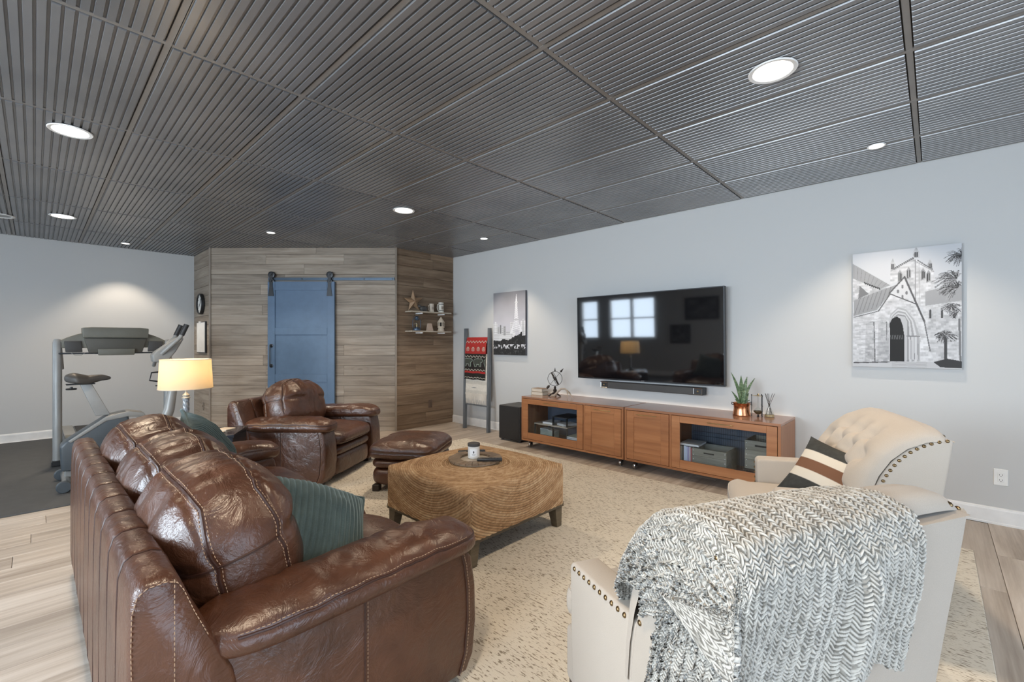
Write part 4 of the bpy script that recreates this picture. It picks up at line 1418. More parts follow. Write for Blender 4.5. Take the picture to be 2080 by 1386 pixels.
def crate(x, y, z, L, W, H, lab):
    t = thing('wooden_crate', (x, y, z), 0, lab, 'crate')
    for a, b_ in ((-L / 2, -L / 2 + .012), (L / 2 - .012, L / 2)):
        m = MB(); m.box(-W / 2 + .0125, W / 2 - .0125, a, b_, 0, H, .001); m.build('end_board', M['crate'], t, False)
    n = 3; hh = H / n
    for s_ in (-1, 1):
        for k in range(n):
            m = MB(); xx = s_ * (W / 2 - .006); m.box(xx - .006, xx + .006, -L / 2, L / 2, k * hh + .0008, (k + 1) * hh - .0008, .001); m.build('side_slat', M['crate'], t, False)
    m = MB(); m.box(-W / 2 + .013, W / 2 - .013, -L / 2 + .013, L / 2 - .013, .001, .01); m.build('bottom_board', M['crate'], t, False)
    m = MB(); m.box(-W / 2 - .003, -W / 2 - .0005, -.045, .045, H * .80, H * .86, .001); m.build('hand_slot', M['gap'], t, False)
    for s_ in (-1, 1):
        for k in range(5):
            m = MB(); m.lathe([(.004, 0), (.002, .002)], n=8, M=Matrix.Translation((-W / 2, s_ * (L / 2 - .012), H * (.1 + .2 * k))) @ Matrix.Rotation(-PI / 2, 4, 'Y')); m.build('rivet', M['paper'], t, False)


crate(4.30, 1.485, IZ, .30, .28, .200, 'grey wooden crate inside the near glass door, left one on the cabinet floor')
crate(4.36, 1.075, IZ + .085, .25, .30, .245, 'taller grey wooden crate inside the near glass door, right one')
t = thing('crate_stand', (4.36, 1.075, IZ), 0, 'dark low plinth under the right crate inside the near cabinet', 'stand')
m = MB(); m.box(-.16, .16, -.14, .14, .07, .084, .002); m.build('board', M['espresso'], t, False)
for sx in (-.14, .14):
    for sy in (-.12, .12):
        m = MB(); m.box(sx - .012, sx + .012, sy - .012, sy + .012, 0, .0698); m.build('leg', M['espresso'], t, False)
bc = [(.60, .55, .42), (.12, .11, .09), (.62, .66, .74), (.50, .55, .66), (.35, .30, .45), (.55, .50, .50), (.42, .12, .11)]
yb_ = 1.760
for k, (c, w, h) in enumerate(zip(bc, (.024, .022, .018, .016, .014, .014, .012), (.20, .20, .205, .20, .198, .20, .19))):
    t = thing('book', (4.24, yb_ - w / 2, IZ), 0, ['cream', 'black', 'white', 'pale blue', 'lilac', 'light grey', 'dark red'][k] + ' book standing in the row behind the near glass door', 'book', 'books standing inside the near cabinet')
    m = MB(); m.box(-.068, .07, -w / 2 + .0022, w / 2 - .0022, .002, h - .003); m.build('pages', M['book_page'], t, False)
    m = MB(); cm_ = plain('book_cover', c, .6)
    m.box(-.0725, -.0695, -w / 2 + .0005, w / 2 - .0005, 0, h); m.box(-.0695, .072, -w / 2 + .0005, -w / 2 + .002, 0, h); m.box(-.0695, .072, w / 2 - .002, w / 2 - .0005, 0, h)
    m.build('cover', cm_, t, False)
    yb_ -= w
t = thing('flat_book', (4.28, 1.675, IZ + .206), .05, 'large pale book lying flat across the upright books', 'book')
m = MB(); m.box(-.10, .12, -.085, .085, .002, .016); m.build('pages', M['paper'], t, False)
m = MB(); m.box(-.102, .122, -.087, .087, 0, .0018); m.box(-.102, .122, -.087, .087, .0162, .018); m.build('cover', mags[1], t, False)
t = thing('light_string', (4.13, 1.42, CZ1 - .060), 0, 'row of small pale hooks hanging at the top of the near glass door', 'hooks')
m = MB(); m.box(0, .006, -.15, .22, 0, .006); m.build('rail', M['paper'], t, False)
for k in range(11):
    m = MB(); m.tube([(.003, -.14 + k * .034, 0), (.003, -.14 + k * .034, -.018)], [.002, .004], 6); m.build('hook', M['paper'], t)
t = thing('wire_basket', (4.37, 1.40, IZ), 0, 'black wire basket behind the crates in the near cabinet', 'basket')
bw = MB()
for y in np.arange(-.10, .34, .016):
    pass
m = MB()
for z in (.26, .30, .38, .44): m.tube([(.10, -.30, z), (.10, .34, z)], .0018, 5)
for y in np.arange(-.30, .341, .02): m.tube([(.10, y, 0.0), (.10, y, .44)], .0012, 4)
m.build('wire_grid', M['black_metal'], t)

# subwoofer
t = thing('subwoofer', (4.42, 4.04, 0), 0, 'black cube subwoofer on the floor left of the media cabinets', 'speaker')
m = MB(); m.box(-.18, .20, -.185, .185, .02, .46, .004); m.build('cabinet', M['charcoal'], t, False)
m = MB(); m.box(-.190, -.181, -.180, .180, .026, .454, .003); m.build('grille', M['black'], t, False)
for sx in (-.15, .17):
    for sy in (-.15, .15):
        m = MB(); m.lathe([(.02, 0), (.018, .0198)], (sx, sy, 0), 14); m.build('foot', M['rubber'], t)

# ------------------------------------------------------------------ television, soundbar, LED strip
t = thing('television', (4.565, 2.325, .857), 0, 'large flat black television on the white wall above the cabinets', 'television')
t.rotation_euler = (0, math.radians(-1.3), 0)
m = MB(); m.box(-.010, .035, -.853, .853, 0, .974, .003); m.build('housing', M['black'], t, False)
m = MB(); m.box(-.0125, -.0102, -.842, .842, .014, .964); m.build('screen', M['screen'], t, False)
m = MB()
m.box(-.0135, -.0105, -.853, .853, 0, .0135, .0005); m.box(-.0135, -.0105, -.853, .853, .9645, .974, .0005)
m.box(-.0135, -.0105, -.853, -.8425, .0135, .9645); m.box(-.0135, -.0105, .8425, .853, .0135, .9645)
m.build('bezel', M['black_metal'], t, False)
m = MB(); m.box(.0355, .085, -.20, .20, .30, .65); m.build('wall_mount', M['black_metal'], t, False)
for y_ in (-.012, 0, .012):
    m = MB(); m.box(-.0142, -.0136, y_ - .004, y_ + .004, .004, .010); m.build('badge_mark', M['steel'], t, False)
t = thing('soundbar', (4.59, 2.272, .756), 0, 'long black soundbar on the wall under the television', 'speaker')
m = MB(); m.box(-.04, .055, -.592, .592, 0, .076, .006, seg=2); m.build('body', M['black'], t, False)
m = MB(); m.box(-.0435, -.0405, -.49, .49, .004, .072, .002); m.build('cloth_grille', M['charcoal'], t, False)
for s_ in (-1, 1):
    yy = s_ * .54
    m = MB(); m.add([(-.0435, yy - .045, .006), (-.0435, yy + .045, .006), (-.0435, yy + .045, .070), (-.0435, yy - .045, .070), (-.030, yy - .014, .030), (-.030, yy + .014, .030), (-.030, yy + .014, .046), (-.030, yy - .014, .046)], [(0, 1, 5, 4), (1, 2, 6, 5), (2, 3, 7, 6), (3, 0, 4, 7), (4, 5, 6, 7)])
    h_ = m.build('horn', M['steel'], t, False)
    m = MB(); m.lathe([(.010, 0), (.004, .006)], n=14, M=Matrix.Translation((-.0435, yy, .038)) @ Matrix.Rotation(-PI / 2, 4, 'Y')); m.build('dome', M['brass'], h_)
m = MB(); m.box(-.02, .07, -.3, .3, .078, .0795) if False else None
t = thing('led_strip', (4.640, 2.31, .598), 0, 'thin warm light strip along the wall behind the cabinet tops', 'light strip')
m = MB(); m.box(-.004, .006, -1.38, 1.38, 0, .008); m.build('lens', emis('led_warm', (1, .84, .70), 3.5), t, False)

# ------------------------------------------------------------------ objects on the console
for k, (dz, c, s_, rz) in enumerate([(0, (.30, .26, .16), (.060, .088), .04), (.042, (.30, .19, .11), (.058, .085), -.03)]):
    t = thing('antique_book', (4.36, 3.625, CT + dz), rz, ['lower old tan book of the pair left of the armillary sphere', 'upper old brown book of the pair left of the armillary sphere'][k], 'book')
    cm_ = plain('old_cover', c, .6)
    m = MB(); m.box(-s_[0] + .003, s_[0] - .003, -s_[1] + .004, s_[1] - .001, .003, .037); m.build('pages', M['book_page'], t, False)
    m = MB(); m.box(-s_[0], s_[0], -s_[1], s_[1], 0, .0028); m.box(-s_[0], s_[0], -s_[1], s_[1], .0372, .041); m.box(-s_[0], s_[0], s_[1] - .0008, s_[1] + .003, .0028, .0372); m.build('cover', cm_, t, False)
# armillary sphere on a stand
t = thing('armillary_sphere', (4.38, 3.40, CT), 0, 'dark iron armillary sphere with arrow on a footed stand', 'sculpture')
IR = plain('dark_iron', (.045, .036, .03), .5, .6)
m = MB(); m.lathe([(.012, .03), (.020, .05), (.024, .075), (.012, .09), (.016, .105), (.008, .12), (.004, .125)], n=16); m.build('stem', IR, t)
for k in range(3):
    a = k * 2 * PI / 3 + .5
    m = MB(); m.tube([(0, 0, .045), (.03 * math.cos(a), .03 * math.sin(a), .032), (.075 * math.cos(a), .075 * math.sin(a), .008), (.09 * math.cos(a), .09 * math.sin(a), .008)], [.012, .012, .009, .006], 8); m.build('foot', IR, t)
C0 = Vector((0, 0, .213)); RR = .088
for k, e in enumerate(((0, 0, math.radians(43)), (PI / 2.6, 0, .9), (PI / 3.2, .55, .3), (.9, -.55, 1.2))):
    Rm_ = Euler(e).to_matrix()
    m = MB()
    if k == 0: pts = [C0 + Vector((RR * math.cos(a) * .685, -RR * math.cos(a) * .728, RR * math.sin(a))) for a in np.linspace(0, 2 * PI, 48, endpoint=False)]
    else: pts = [C0 + Rm_ @ Vector((RR * .97 * math.cos(a), RR * .97 * math.sin(a), 0)) for a in np.linspace(0, 2 * PI, 48, endpoint=False)]
    m.tube(pts, .003 if k < 2 else .0042, 6, closed=True); m.build('ring', IR, t)
m = MB(); m.lathe([(.004, -.02), (.014, -.016), (.020, 0), (.014, .016), (.004, .02)], C0[:], 16); m.build('core', IR, t)
ax = Vector((.685 * .64, -.728 * .64, .77)).normalized()
m = MB(); m.tube([C0 - ax * .15, C0 + ax * .13], .0022, 6); m.build('axis_rod', IR, t)
m = MB(); m.tube([C0 + ax * .105, C0 + ax * .112, C0 + ax * .165], [.002, .014, .001], 8); m.build('arrow_head', IR, t)
m = MB(); m.tube([C0 - ax * .105, C0 - ax * .12, C0 - ax * .155], [.003, .016, .012], 4); m.build('arrow_tail', IR, t)
m = MB(); m.tube([C0 + Vector((0, 0, .088)), C0 + Vector((0, 0, .095)), C0 + Vector((0, 0, .135))], [.004, .010, .001], 8); m.build('finial', IR, t)
# antler
t = thing('antler', (4.33, 3.32, CT), 0, 'brown shed antler arched in front of the armillary sphere', 'antler')
m = MB(); m.tube([(-.02, .07, .012), (-.03, .03, .012), (-.02, .0, .05), (0, -.05, .10), (.01, -.10, .105), (0, -.15, .075), (-.01, -.20, .04), (-.02, -.25, .006)], [.016, .014, .012, .011, .010, .008, .006, .002], 10); m.build('beam', M['antler'], t)
for p in ([(0, -.15, .075), (-.02, -.165, .05), (-.03, -.17, .004)], [(.0, -.135, .085), (-.005, -.145, .06), (-.01, -.15, .045)], [(.01, -.13, .09), (.03, -.16, .06), (.04, -.18, .005)]):
    m = MB(); m.tube(p, [.006, .0045, .0015], 8); m.build('tine', M['antler'], t)


def m_leaf():
    t = NT('snake_leaf')
    v = t.coords((14, 14, 60)); n = t.noise(v, 1.2, 3, .6, 1.5)
    c = t.ramp(n, [(.35, (.035, .065, .025)), (.5, (.075, .13, .05)), (.62, (.20, .25, .13))])
    t.l(c, t.b.inputs['Base Color']); t.b.inputs['Roughness'].default_value = .42
    return t.m


M['leaf'] = m_leaf()
t = thing('snake_plant', (4.38, 1.275, CT), 0, 'snake plant in a hammered copper pot on the near cabinet', 'plant')
m = MB(); m.lathe([(.070, 0), (.074, .005), (.066, .05), (.064, .075), (.070, .105), (.074, .110), (.070, .112), (.062, .10), (.060, .02)], n=40); pot = m.build('pot', M['copper'], t)
for z in (.07, .076):
    m = MB(); m.lathe([(.064, z), (.0665, z + .002), (.0645, z + .004)], n=40, close=False); m.build('band', M['copper'], pot)
for s_ in (-1, 1):
    m = MB(); m.tube([(s_ * .685 * .070, -s_ * .728 * .070, .095), (s_ * .685 * .090, -s_ * .728 * .090, .10), (s_ * .685 * .088, -s_ * .728 * .088, .118), (s_ * .685 * .072, -s_ * .728 * .072, .112)], .004, 6); m.build('ear_handle', M['black_metal'], pot)
m = MB(); m.lathe([(.061, .098), (.03, .104), (.002, .105)], n=24); m.build('soil', M['soil'], t)
leaves = [(-.012, .005, -.095, .0, .385, .016), (.0, -.01, -.010, .01, .36, .026), (.012, .0, .055, -.01, .345, .024), (.015, .008, .115, .01, .335, .015), (-.03, .0, -.09, .0, .215, .013), (.03, .01, .06, .01, .20, .013), (-.025, .015, -.07, .02, .145, .014), (.03, -.02, .08, -.01, .135, .013), (.0, .02, .03, .03, .26, .02)]
for (bx_, by_, ex, ey, zt, w) in leaves:
    n = 14; P = np.zeros((n, 5, 3))
    r1 = np.array([.6856, -.7281, 0]); r2 = np.array([-.7281, -.6856, 0])
    for i in range(n):
        s_ = i / (n - 1)
        c = r1 * (bx_ + (ex - bx_) * s_ ** 1.8) + r2 * (by_ + (ey - by_) * s_ ** 1.5) + np.array([0, 0, .095 + (zt - .095) * s_])
        ww = w * (1 - s_ ** 2.4) * (.65 + .7 * math.sin(min(s_ * 2.2, 1.57)) * .5) + .0006
        tw = .5 * s_ + bx_ * 9
        for j in range(5):
            q = (j - 2) / 2
            P[i, j] = c + (r1 * math.cos(tw) + r2 * math.sin(tw)) * q * ww + (r2 * math.cos(tw) - r1 * math.sin(tw)) * (q * q) * ww * .45
    m = MB(); m.grid(P); o = m.build('leaf', M['leaf'], t, True, 180)
    md = o.modifiers.new('thick', 'SOLIDIFY'); md.thickness = .0022
# spinning glass ornament (float in rod frame)
t = thing('glass_float_stand', (4.38, 1.14, CT), .3, 'small glass ornament hanging between metal rods next to the plant', 'ornament')
for x, y in ((-.045, -.03), (.045, -.03), (0, .05)):
    m = MB(); m.tube([(x, y, 0), (x, y, .19)], .0028, 8)
    for z in (.012, .10, .19): m.lathe([(.002, z - .006), (.006, z), (.002, z + .006)], (x, y, 0), 10)
    m.build('rod', M['black_metal'], t)
m = MB(); m.box(-.03, .03, -.006, .004, .182, .187); m.tube([(-.045, -.03, .184), (.045, -.03, .184), (0, .05, .184)], .0018, 6, closed=True); m.lathe([(.002, .187), (.010, .192), (.006, .20), (.001, .205)], n=10); m.build('top_plate', M['brass'], t)
m = MB(); m.lathe([(.004, .12), (.005, .10), (.006, .085), (.022, .07), (.035, .055), (.036, .045)], n=24, close=False); m.build('glass_bulb', M['clear'], t)
m = MB(); m.lathe([(.004, .020), (.022, .028), (.036, .045), (.037, .053), (.030, .056)], n=24); m.build('filling', plain('brown_fill', (.07, .05, .025), .25), t)
m = MB(); m.lathe([(.008, 0), (.010, .006), (.004, .020)], n=12); m.tube([(0, 0, .12), (0, 0, .183)], .0012, 5); m.build('pin', M['black_metal'], t)
# reed diffuser
t = thing('reed_diffuser', (4.44, 1.065, CT), 0, 'glass reed diffuser with dark reeds at the end of the cabinet', 'diffuser')
m = MB(); m.lathe([(.042, .001), (.044, .006), (.030, .045), (.012, .08), (.010, .10), (.012, .104)], n=28, close=False); m.build('bottle', M['clear'], t)
m = MB(); m.lathe([(.040, .003), (.036, .022), (.002, .022)], n=24); m.build('oil', plain('amber_oil', (.35, .25, .12), .15), t)
for dx, dy in ((-.030, .0), (-.024, .012), (-.012, -.006), (-.004, .01), (.038, -.004), (.034, .01)):
    m = MB(); m.tube([(-dx * .685, dx * .728, .008), (dx * .685 * 1.1, -dx * .728 * 1.1 + dy, .205)], .0018, 6); m.build('reed', M['espresso'], t)
m = MB(); m.box(-.047, -.0445, -.018, .018, .008, .035) if False else m.tube([(-.01, .0, .09), (-.03, .004, .055)], .004, 6); m.build('tag', M['paper'], t)

# ------------------------------------------------------------------ ladder with blankets
t = thing('blanket_ladder', (4.50, 4.90, 0), 0, 'dark grey wooden ladder leaning on the wall beside the closet', 'ladder')
fL, tL = Vector((-.06, .255, .002)), Vector((.115, .43, 1.505))
fR, tR = Vector((-.06, -.255, .002)), Vector((.115, -.10, 1.50))


def rail(a, b_, nm):
    m = MB(); w = .026; d = .012
    V = []
    for p in (a, b_):
        for dx, dy in ((-w, -d), (w, -d), (w, d), (-w, d)): V.append((p.x + dx * .9, p.y + dy * 1.6, p.z))
    m.add(V, [(3, 2, 1, 0), (4, 5, 6, 7), (0, 1, 5, 4), (1, 2, 6, 5), (2, 3, 7, 6), (3, 0, 4, 7)]); return m.build(nm, M['ladder'], t, False)


rail(fL, tL, 'side_rail'); rail(fR, tR, 'side_rail')
RZ = (1.345, 1.10, .86, .61, .36)
for z in RZ:
    s_ = z / 1.50; a = fL.lerp(tL, s_); b_ = fR.lerp(tR, s_)
    m = MB(); m.tube([a, b_], .011, 8); m.build('rung', M['ladder'], t)


def rast(h, w, c): return np.ones((h, w, 3)) * np.array(c)


def poly(img, pts, col, a=1.0):
    H, W = img.shape[:2]
    yy, xx = np.mgrid[0:H, 0:W]; yy = (yy + .5) / H; xx = (xx + .5) / W
    ins = np.zeros((H, W), bool); n = len(pts)
    for i in range(n):
        x1, y1 = pts[i]; x2, y2 = pts[(i + 1) % n]
        if y1 == y2: continue
        c = ((y1 > yy) != (y2 > yy)) & (xx < (x2 - x1) * (yy - y1) / (y2 - y1) + x1)
        ins ^= c
    img[ins] = img[ins] * (1 - a) + np.array(col) * a
    return ins


def seg(img, p, q, w, col):
    H, W = img.shape[:2]
    yy, xx = np.mgrid[0:H, 0:W]; yy = (yy + .5) / H; xx = (xx + .5) / W
    asp = H / W
    px_, py_ = p[0], p[1] * asp; qx, qy = q[0], q[1] * asp
    dx, dy = qx - px_, qy - py_; L2 = dx * dx + dy * dy + 1e-12
    t_ = np.clip(((xx - px_) * dx + (yy * asp - py_) * dy) / L2, 0, 1)
    d = np.hypot(xx - px_ - t_ * dx, yy * asp - py_ - t_ * dy)
    img[d < w] = col


def drape_sheet(nm, root, a, b_, z0, z1, fx, mat, img, wave=.006, skew=0.0, seed=0):
    """cloth hanging from a to b (points on the rung); img rows run top->bottom"""
    H, W = img.shape[:2]
    P = np.zeros((W, H, 3))
    for i in range(W):
        s_ = i / (W - 1); base = np.array(a.lerp(b_, s_))
        t_ = np.linspace(0, 1, H)
        P[i, :, 0] = base[0] + fx(t_) - .004 * np.sin(s_ * 9 + seed) * t_
        P[i, :, 1] = base[1] + skew * t_ + wave * np.sin(t_ * 5 + seed) * .4
        P[i, :, 2] = z0 + (z1 - z0) * t_ + .004 * np.sin(s_ * 12 + seed) * t_
    return fastgrid(nm, P, mat, root, np.transpose(img, (1, 0, 2)))


red, blk, crm = (.34, .028, .024), (.022, .018, .016), (.42, .38, .32)
im = rast(170, 90, red)
poly(im, [(0, .39), (1, .39), (1, .80), (0, .80)], blk); poly(im, [(0, .85), (1, .85), (1, 1.01), (0, 1.01)], blk)
for k in range(7):
    x = k / 7
    for (yb0, am, cc_) in ((.13, -.05, crm), (.435, .04, crm), (.79, -.035, crm), (.965, -.02, crm)):
        seg(im, (x, yb0), (x + .071, yb0 + am), .012, cc_); seg(im, (x + .071, yb0 + am), (x + .143, yb0), .012, cc_)
for k in range(4):
    cx_ = .13 + .25 * k
    yy, xx = np.mgrid[0:170, 0:90]; e = ((xx / 90 - cx_) / .075) ** 2 + ((yy / 170 - .28) / .055) ** 2
    im[(e < 1) & (e > .4)] = crm; im[(e < .25)] = crm; im[(e < 1) & ((yy // 3) % 2 == 0)] = (.40, .12, .10)
for ox in (-.05, .44, .93):
    bear = [(0, .53), (.06, .50), (.18, .495), (.30, .50), (.36, .49), (.42, .52), (.40, .57), (.34, .58), (.34, .68), (.26, .68), (.24, .63), (.14, .63), (.13, .68), (.04, .68), (.0, .60)]
    poly(im, [(x + ox, y + .01) for x, y in bear], (.055, .06, .05))
    for i in range(len(bear)): seg(im, (bear[i][0] + ox, bear[i][1] + .01), (bear[(i + 1) % len(bear)][0] + ox, bear[(i + 1) % len(bear)][1] + .01), .008, (.28, .33, .28))
im += rng.normal(0, .012, im.shape); im = np.clip(im, .004, 1)
bt = thing('bear_blanket', (4.50, 4.90, 0), 0, 'red and black blanket with bear pattern over the ladder top rung', 'blanket')
s_ = RZ[0] / 1.5; a = fL.lerp(tL, s_ + .012); b_ = fR.lerp(tR, s_ + .012)
a2 = a.lerp(b_, .10); b2 = a.lerp(b_, .97)
drape_sheet('front_sheet', bt, a2, b2, RZ[0] + .016, .735, lambda t_: -.020 - .03 * np.sin(np.clip(t_ * 5, 0, 1.57)) - .055 * t_, M['weave'], im, skew=-.0 - .03)
imb = rast(60, 40, blk); poly(imb, [(0, .2), (1, .2), (1, .6), (0, .6)], red)
drape_sheet('rear_sheet', bt, a2, b2, RZ[0] + .016, .80, lambda t_: .008 + .012 * np.sin(np.clip(t_ * 5, 0, 1.57)) - .06 * t_, M['weave'], imb, skew=-.03, seed=2)
m = MB(); G = np.array([[(np.array(a2.lerp(b2, s_)) + np.array([-.020 + .028 * k / 6, 0, 0]) + np.array([0, 0, RZ[0] + .016 - a2.lerp(b2, s_).z + .006 * math.sin(PI * k / 6)])) for k in range(7)] for s_ in np.linspace(0, 1, 12)])
fastgrid('top_fold', G, M['weave'], bt, np.ones((12, 7, 3)) * np.array(red))
ct = thing('cream_throw', (4.50, 4.90, 0), 0, 'cream fringed throw on the ladder below the bear blanket', 'blanket')
s_ = RZ[1] / 1.5; a = fL.lerp(tL, s_ + .012); b_ = fR.lerp(tR, s_ + .012); a2 = a.lerp(b_, .10); b2 = a.lerp(b_, .985)
ic = rast(90, 70, (.62, .58, .51)); yy, xx = np.mgrid[0:90, 0:70]
ic *= (1 - .16 * ((yy // 6) % 3 == 0)[..., None]) * (1 + .05 * rng.normal(size=(90, 70, 1)))
z2 = .44
drape_sheet('front_sheet', ct, a2, b2, RZ[1] + .016, z2, lambda t_: -.014 - .02 * np.sin(np.clip(t_ * 5, 0, 1.57)) - .050 * t_, M['weave'], np.clip(ic, 0, 1), skew=-.035, seed=1, wave=.01)
drape_sheet('rear_sheet', ct, a2, b2, RZ[1] + .016, z2 + .06, lambda t_: .014 - .05 * t_, M['weave'], np.clip(ic, 0, 1), skew=-.035, seed=4)
m = MB()
for k in range(34):
    q = a2.lerp(b2, k / 33); y = q.y - .035; x = q.x - .014 - .02 - .05
    m.tube([(x, y, z2 + .09), (x - .006 + random.uniform(-.004, .004), y + random.uniform(-.006, .006), z2 - .02), (x + random.uniform(-.008, .004), y + random.uniform(-.010, .010), z2 - .075 + random.uniform(-.015, .01))], [.0045, .0035, .002], 5)
o = m.build('fringe', plain('fringe_yarn', (.66, .61, .54), .95), ct); o['kind'] = 'stuff'

# ------------------------------------------------------------------ canvases


def canvas(name, y0, y1, z0, z1, img, label, edge):
    t = thing(name, (ROOM_X1, (y0 + y1) / 2, (z0 + z1) / 2), 0, label, 'picture')
    hy, hz_ = (y1 - y0) / 2, (z1 - z0) / 2
    m = MB(); m.box(-.037, -.001, -hy, hy, -hz_, hz_, .001); m.build('stretcher_edge', edge, t, False)
    H, W = img.shape[:2]
    P = np.zeros((W, H, 3)); P[..., 0] = -.0378
    P[..., 1] = np.linspace(hy, -hy, W)[:, None] * .999; P[..., 2] = np.linspace(hz_, -hz_, H)[None, :] * .999
    fastgrid('printed_face', P, M['vcol'], t, np.clip(np.transpose(img, (1, 0, 2)), .004, 1))
    return t


def fb2(h, w, s_, o=3, seed=0, sx=1.0):
    yy, xx = np.mgrid[0:h, 0:w]
    return fbm(np.stack([xx / w * s_ * sx, yy / h * s_, xx * 0 + .5], -1).reshape(-1, 3), 1, o, seed).reshape(h, w)


# skyline with lattice tower
H, W = 250, 175
im = rast(H, W, (.3, .3, .33)); yy, xx = np.mgrid[0:H, 0:W]; v = yy / H
g = .20 + .34 * np.clip(v / .6, 0, 1) ** 1.2 + .05 * fb2(H, W, 5, 3, 2, .5)
im = np.stack([g, g * .985, g * 1.06], -1)
for x0, x1, y0, c in ((.0, .14, .50, .62), (.05, .10, .47, .70), (.14, .20, .55, .40), (.22, .26, .52, .20), (.26, .33, .56, .55), (.33, .40, .54, .35), (.54, .64, .48, .60), (.62, .70, .53, .72), (.86, 1.0, .47, .66), (.90, .96, .44, .5), (.40, .54, .62, .55), (.0, .30, .66, .62), (.2, .56, .69, .66)):
    poly(im, [(x0, y0), (x1, y0), (x1, .95), (x0, .95)], (c, c, c * 1.02))
    for k in range(14): seg(im, (x0 + .01, y0 + .02 + k * .03), (x1 - .01, y0 + .02 + k * .03), .003, (c * .6,) * 3)
lt = (.72, .72, .74)
poly(im, [(.722, .05), (.728, .05), (.745, .16), (.765, .30), (.79, .44), (.66, .44), (.685, .30), (.705, .16)], lt)
poly(im, [(.66, .44), (.79, .44), (.82, .53), (.63, .53)], lt)
poly(im, [(.62, .53), (.83, .53), (.92, .66), (.84, .66), (.78, .60), (.67, .60), (.61, .66), (.53, .66)], lt)
poly(im, [(.68, .17), (.77, .17), (.77, .185), (.68, .185)], (.5, .5, .52)); poly(im, [(.64, .435), (.81, .435), (.81, .455), (.64, .455)], (.45, .45, .47))
for k in range(16):
    y = .19 + k * .028; hwid = .02 + (y - .19) * .22
    seg(im, (.725 - hwid, y), (.725 + hwid, y + .03), .0035, (.42, .42, .45)); seg(im, (.725 + hwid, y), (.725 - hwid, y + .03), .0035, (.42, .42, .45))
tr = fb2(H, W, 14, 3, 5) * .03 + fb2(H, W, 40, 2, 6) * .02
line = .76 + tr - .14 * np.clip((xx / W - .5) * 2.2, 0, 1) * (xx / W > .5) * (1 - .5 * (xx / W > .9))
mk = v > line
dk = .03 + .10 * np.clip(fb2(H, W, 40, 2, 9) - .1, 0, 1)
im[mk] = dk[mk][:, None]
mk2 = mk & (np.abs(v - .86) < .035) & (fb2(H, W, 24, 2, 12) > .12); im[mk2] = (.6, .6, .62)
canvas('tower_picture', 4.10, 4.727, 1.108, 2.008, im, 'black-and-white canvas of a lattice tower and skyline above the ladder side', plain('canvas_side_dark', (.09, .09, .10), .8))
# church
H, W = 300, 230
im = rast(H, W, (.62, .63, .65))
im *= (1 + .02 * fb2(H, W, 3, 2, 1))[..., None]


def cv(x, y):
    fx = (x - 290) / 695; top = 175 - 65 * fx; bot = 890 + 30 * fx
    return (fx, (y - top) / (bot - top))


def pg(pts, c, a=1.0): return poly(im, [cv(*p) for p in pts], (c, c * 1.003, c * 1.02), a)


def sg_(p, q, w, c): seg(im, cv(*p), cv(*q), w / 695, (c, c, c * 1.02))


stone = fb2(H, W, 34, 3, 4, .7) * .16
xx, yy = np.meshgrid(np.arange(W), np.arange(H))
blk_ = ((np.sin((yy // 5) * 12.9 + ((xx + (yy // 5 % 2) * 5) // 10) * 78.2) * 4375.5) % 1) * .20 - .10


def wallp(pts, c):
    k = pg(pts, c); im[k] = np.clip(im[k] + (stone + blk_)[k][:, None], .03, .85); return k


pg([(290, 235), (550, 375), (480, 400), (290, 330)], .36)
for k in range(9): sg_((300 + k * 28, 250 + k * 14), (300 + k * 24, 325 + k * 8), 2, .26)
wallp([(290, 330), (480, 400), (560, 380), (560, 470), (290, 480)], .58)
for k in range(8): sg_((375 + k * 14, 355 + k * 5), (382 + k * 14, 365 + k * 5), 4, .06)
pg([(340, 375), (405, 430), (330, 460)], .22)
wallp([(550, 280), (690, 200), (820, 280), (828, 360), (780, 520), (710, 510), (640, 330), (550, 370)], .60)
for a_, b_, c_, d_ in ((695, 733, 135, 200), (549, 582, 208, 275), (784, 815, 215, 270)):
    wallp([(a_, d_), (a_, (c_ + d_) / 2), ((a_ + b_) / 2, c_ - 6), (b_, (c_ + d_) / 2), (b_, d_)], .5)
    sg_(((a_ + b_) / 2 - 5, (c_ + d_) / 2), ((a_ + b_) / 2 - 5, d_ - 4), 4, .08); sg_(((a_ + b_) / 2 + 6, (c_ + d_) / 2), ((a_ + b_) / 2 + 6, d_ - 4), 4, .08)
for k in range(12): sg_((572 + k * 11, 268 - k * 6), (576 + k * 11, 272 - k * 6), 5, .14)
for k in range(8): sg_((725 + k * 12, 218 + k * 8), (729 + k * 12, 222 + k * 8), 4, .14)
sg_((552, 285), (690, 212), 2, .3); sg_((690, 212), (822, 292), 2, .3)
sg_((709, 215), (709, 500), 3, .3); sg_((733, 220), (736, 480), 2, .42)
for x0, y0 in ((612, 300), (668, 282), (757, 290), (790, 305)):
    pg([(x0 - 15, y0 + 60), (x0 - 15, y0), (x0, y0 - 24), (x0 + 15, y0), (x0 + 15, y0 + 45)], .35); pg([(x0 - 9, y0 + 50), (x0 - 9, y0 + 4), (x0, y0 - 12), (x0 + 9, y0 + 4), (x0 + 9, y0 + 40)], .07); sg_((x0, y0 - 10), (x0, y0 + 44), 2, .45)
pg([(770, 420), (900, 385), (985, 380), (985, 480), (770, 510)], .38)
wallp([(760, 515), (985, 480), (985, 900), (740, 870)], .58)
for k in range(3): pg([(795 + k * 70, 590), (795 + k * 70, 540), (801 + k * 70, 530), (807 + k * 70, 540), (807 + k * 70, 590)], .08)
pg([(300, 470), (590, 372), (545, 432), (460, 532), (297, 570)], .34)
for k in range(8): sg_((345 + k * 30, 455 - k * 10), (305 + k * 30, 560 - k * 9), 2, .2)
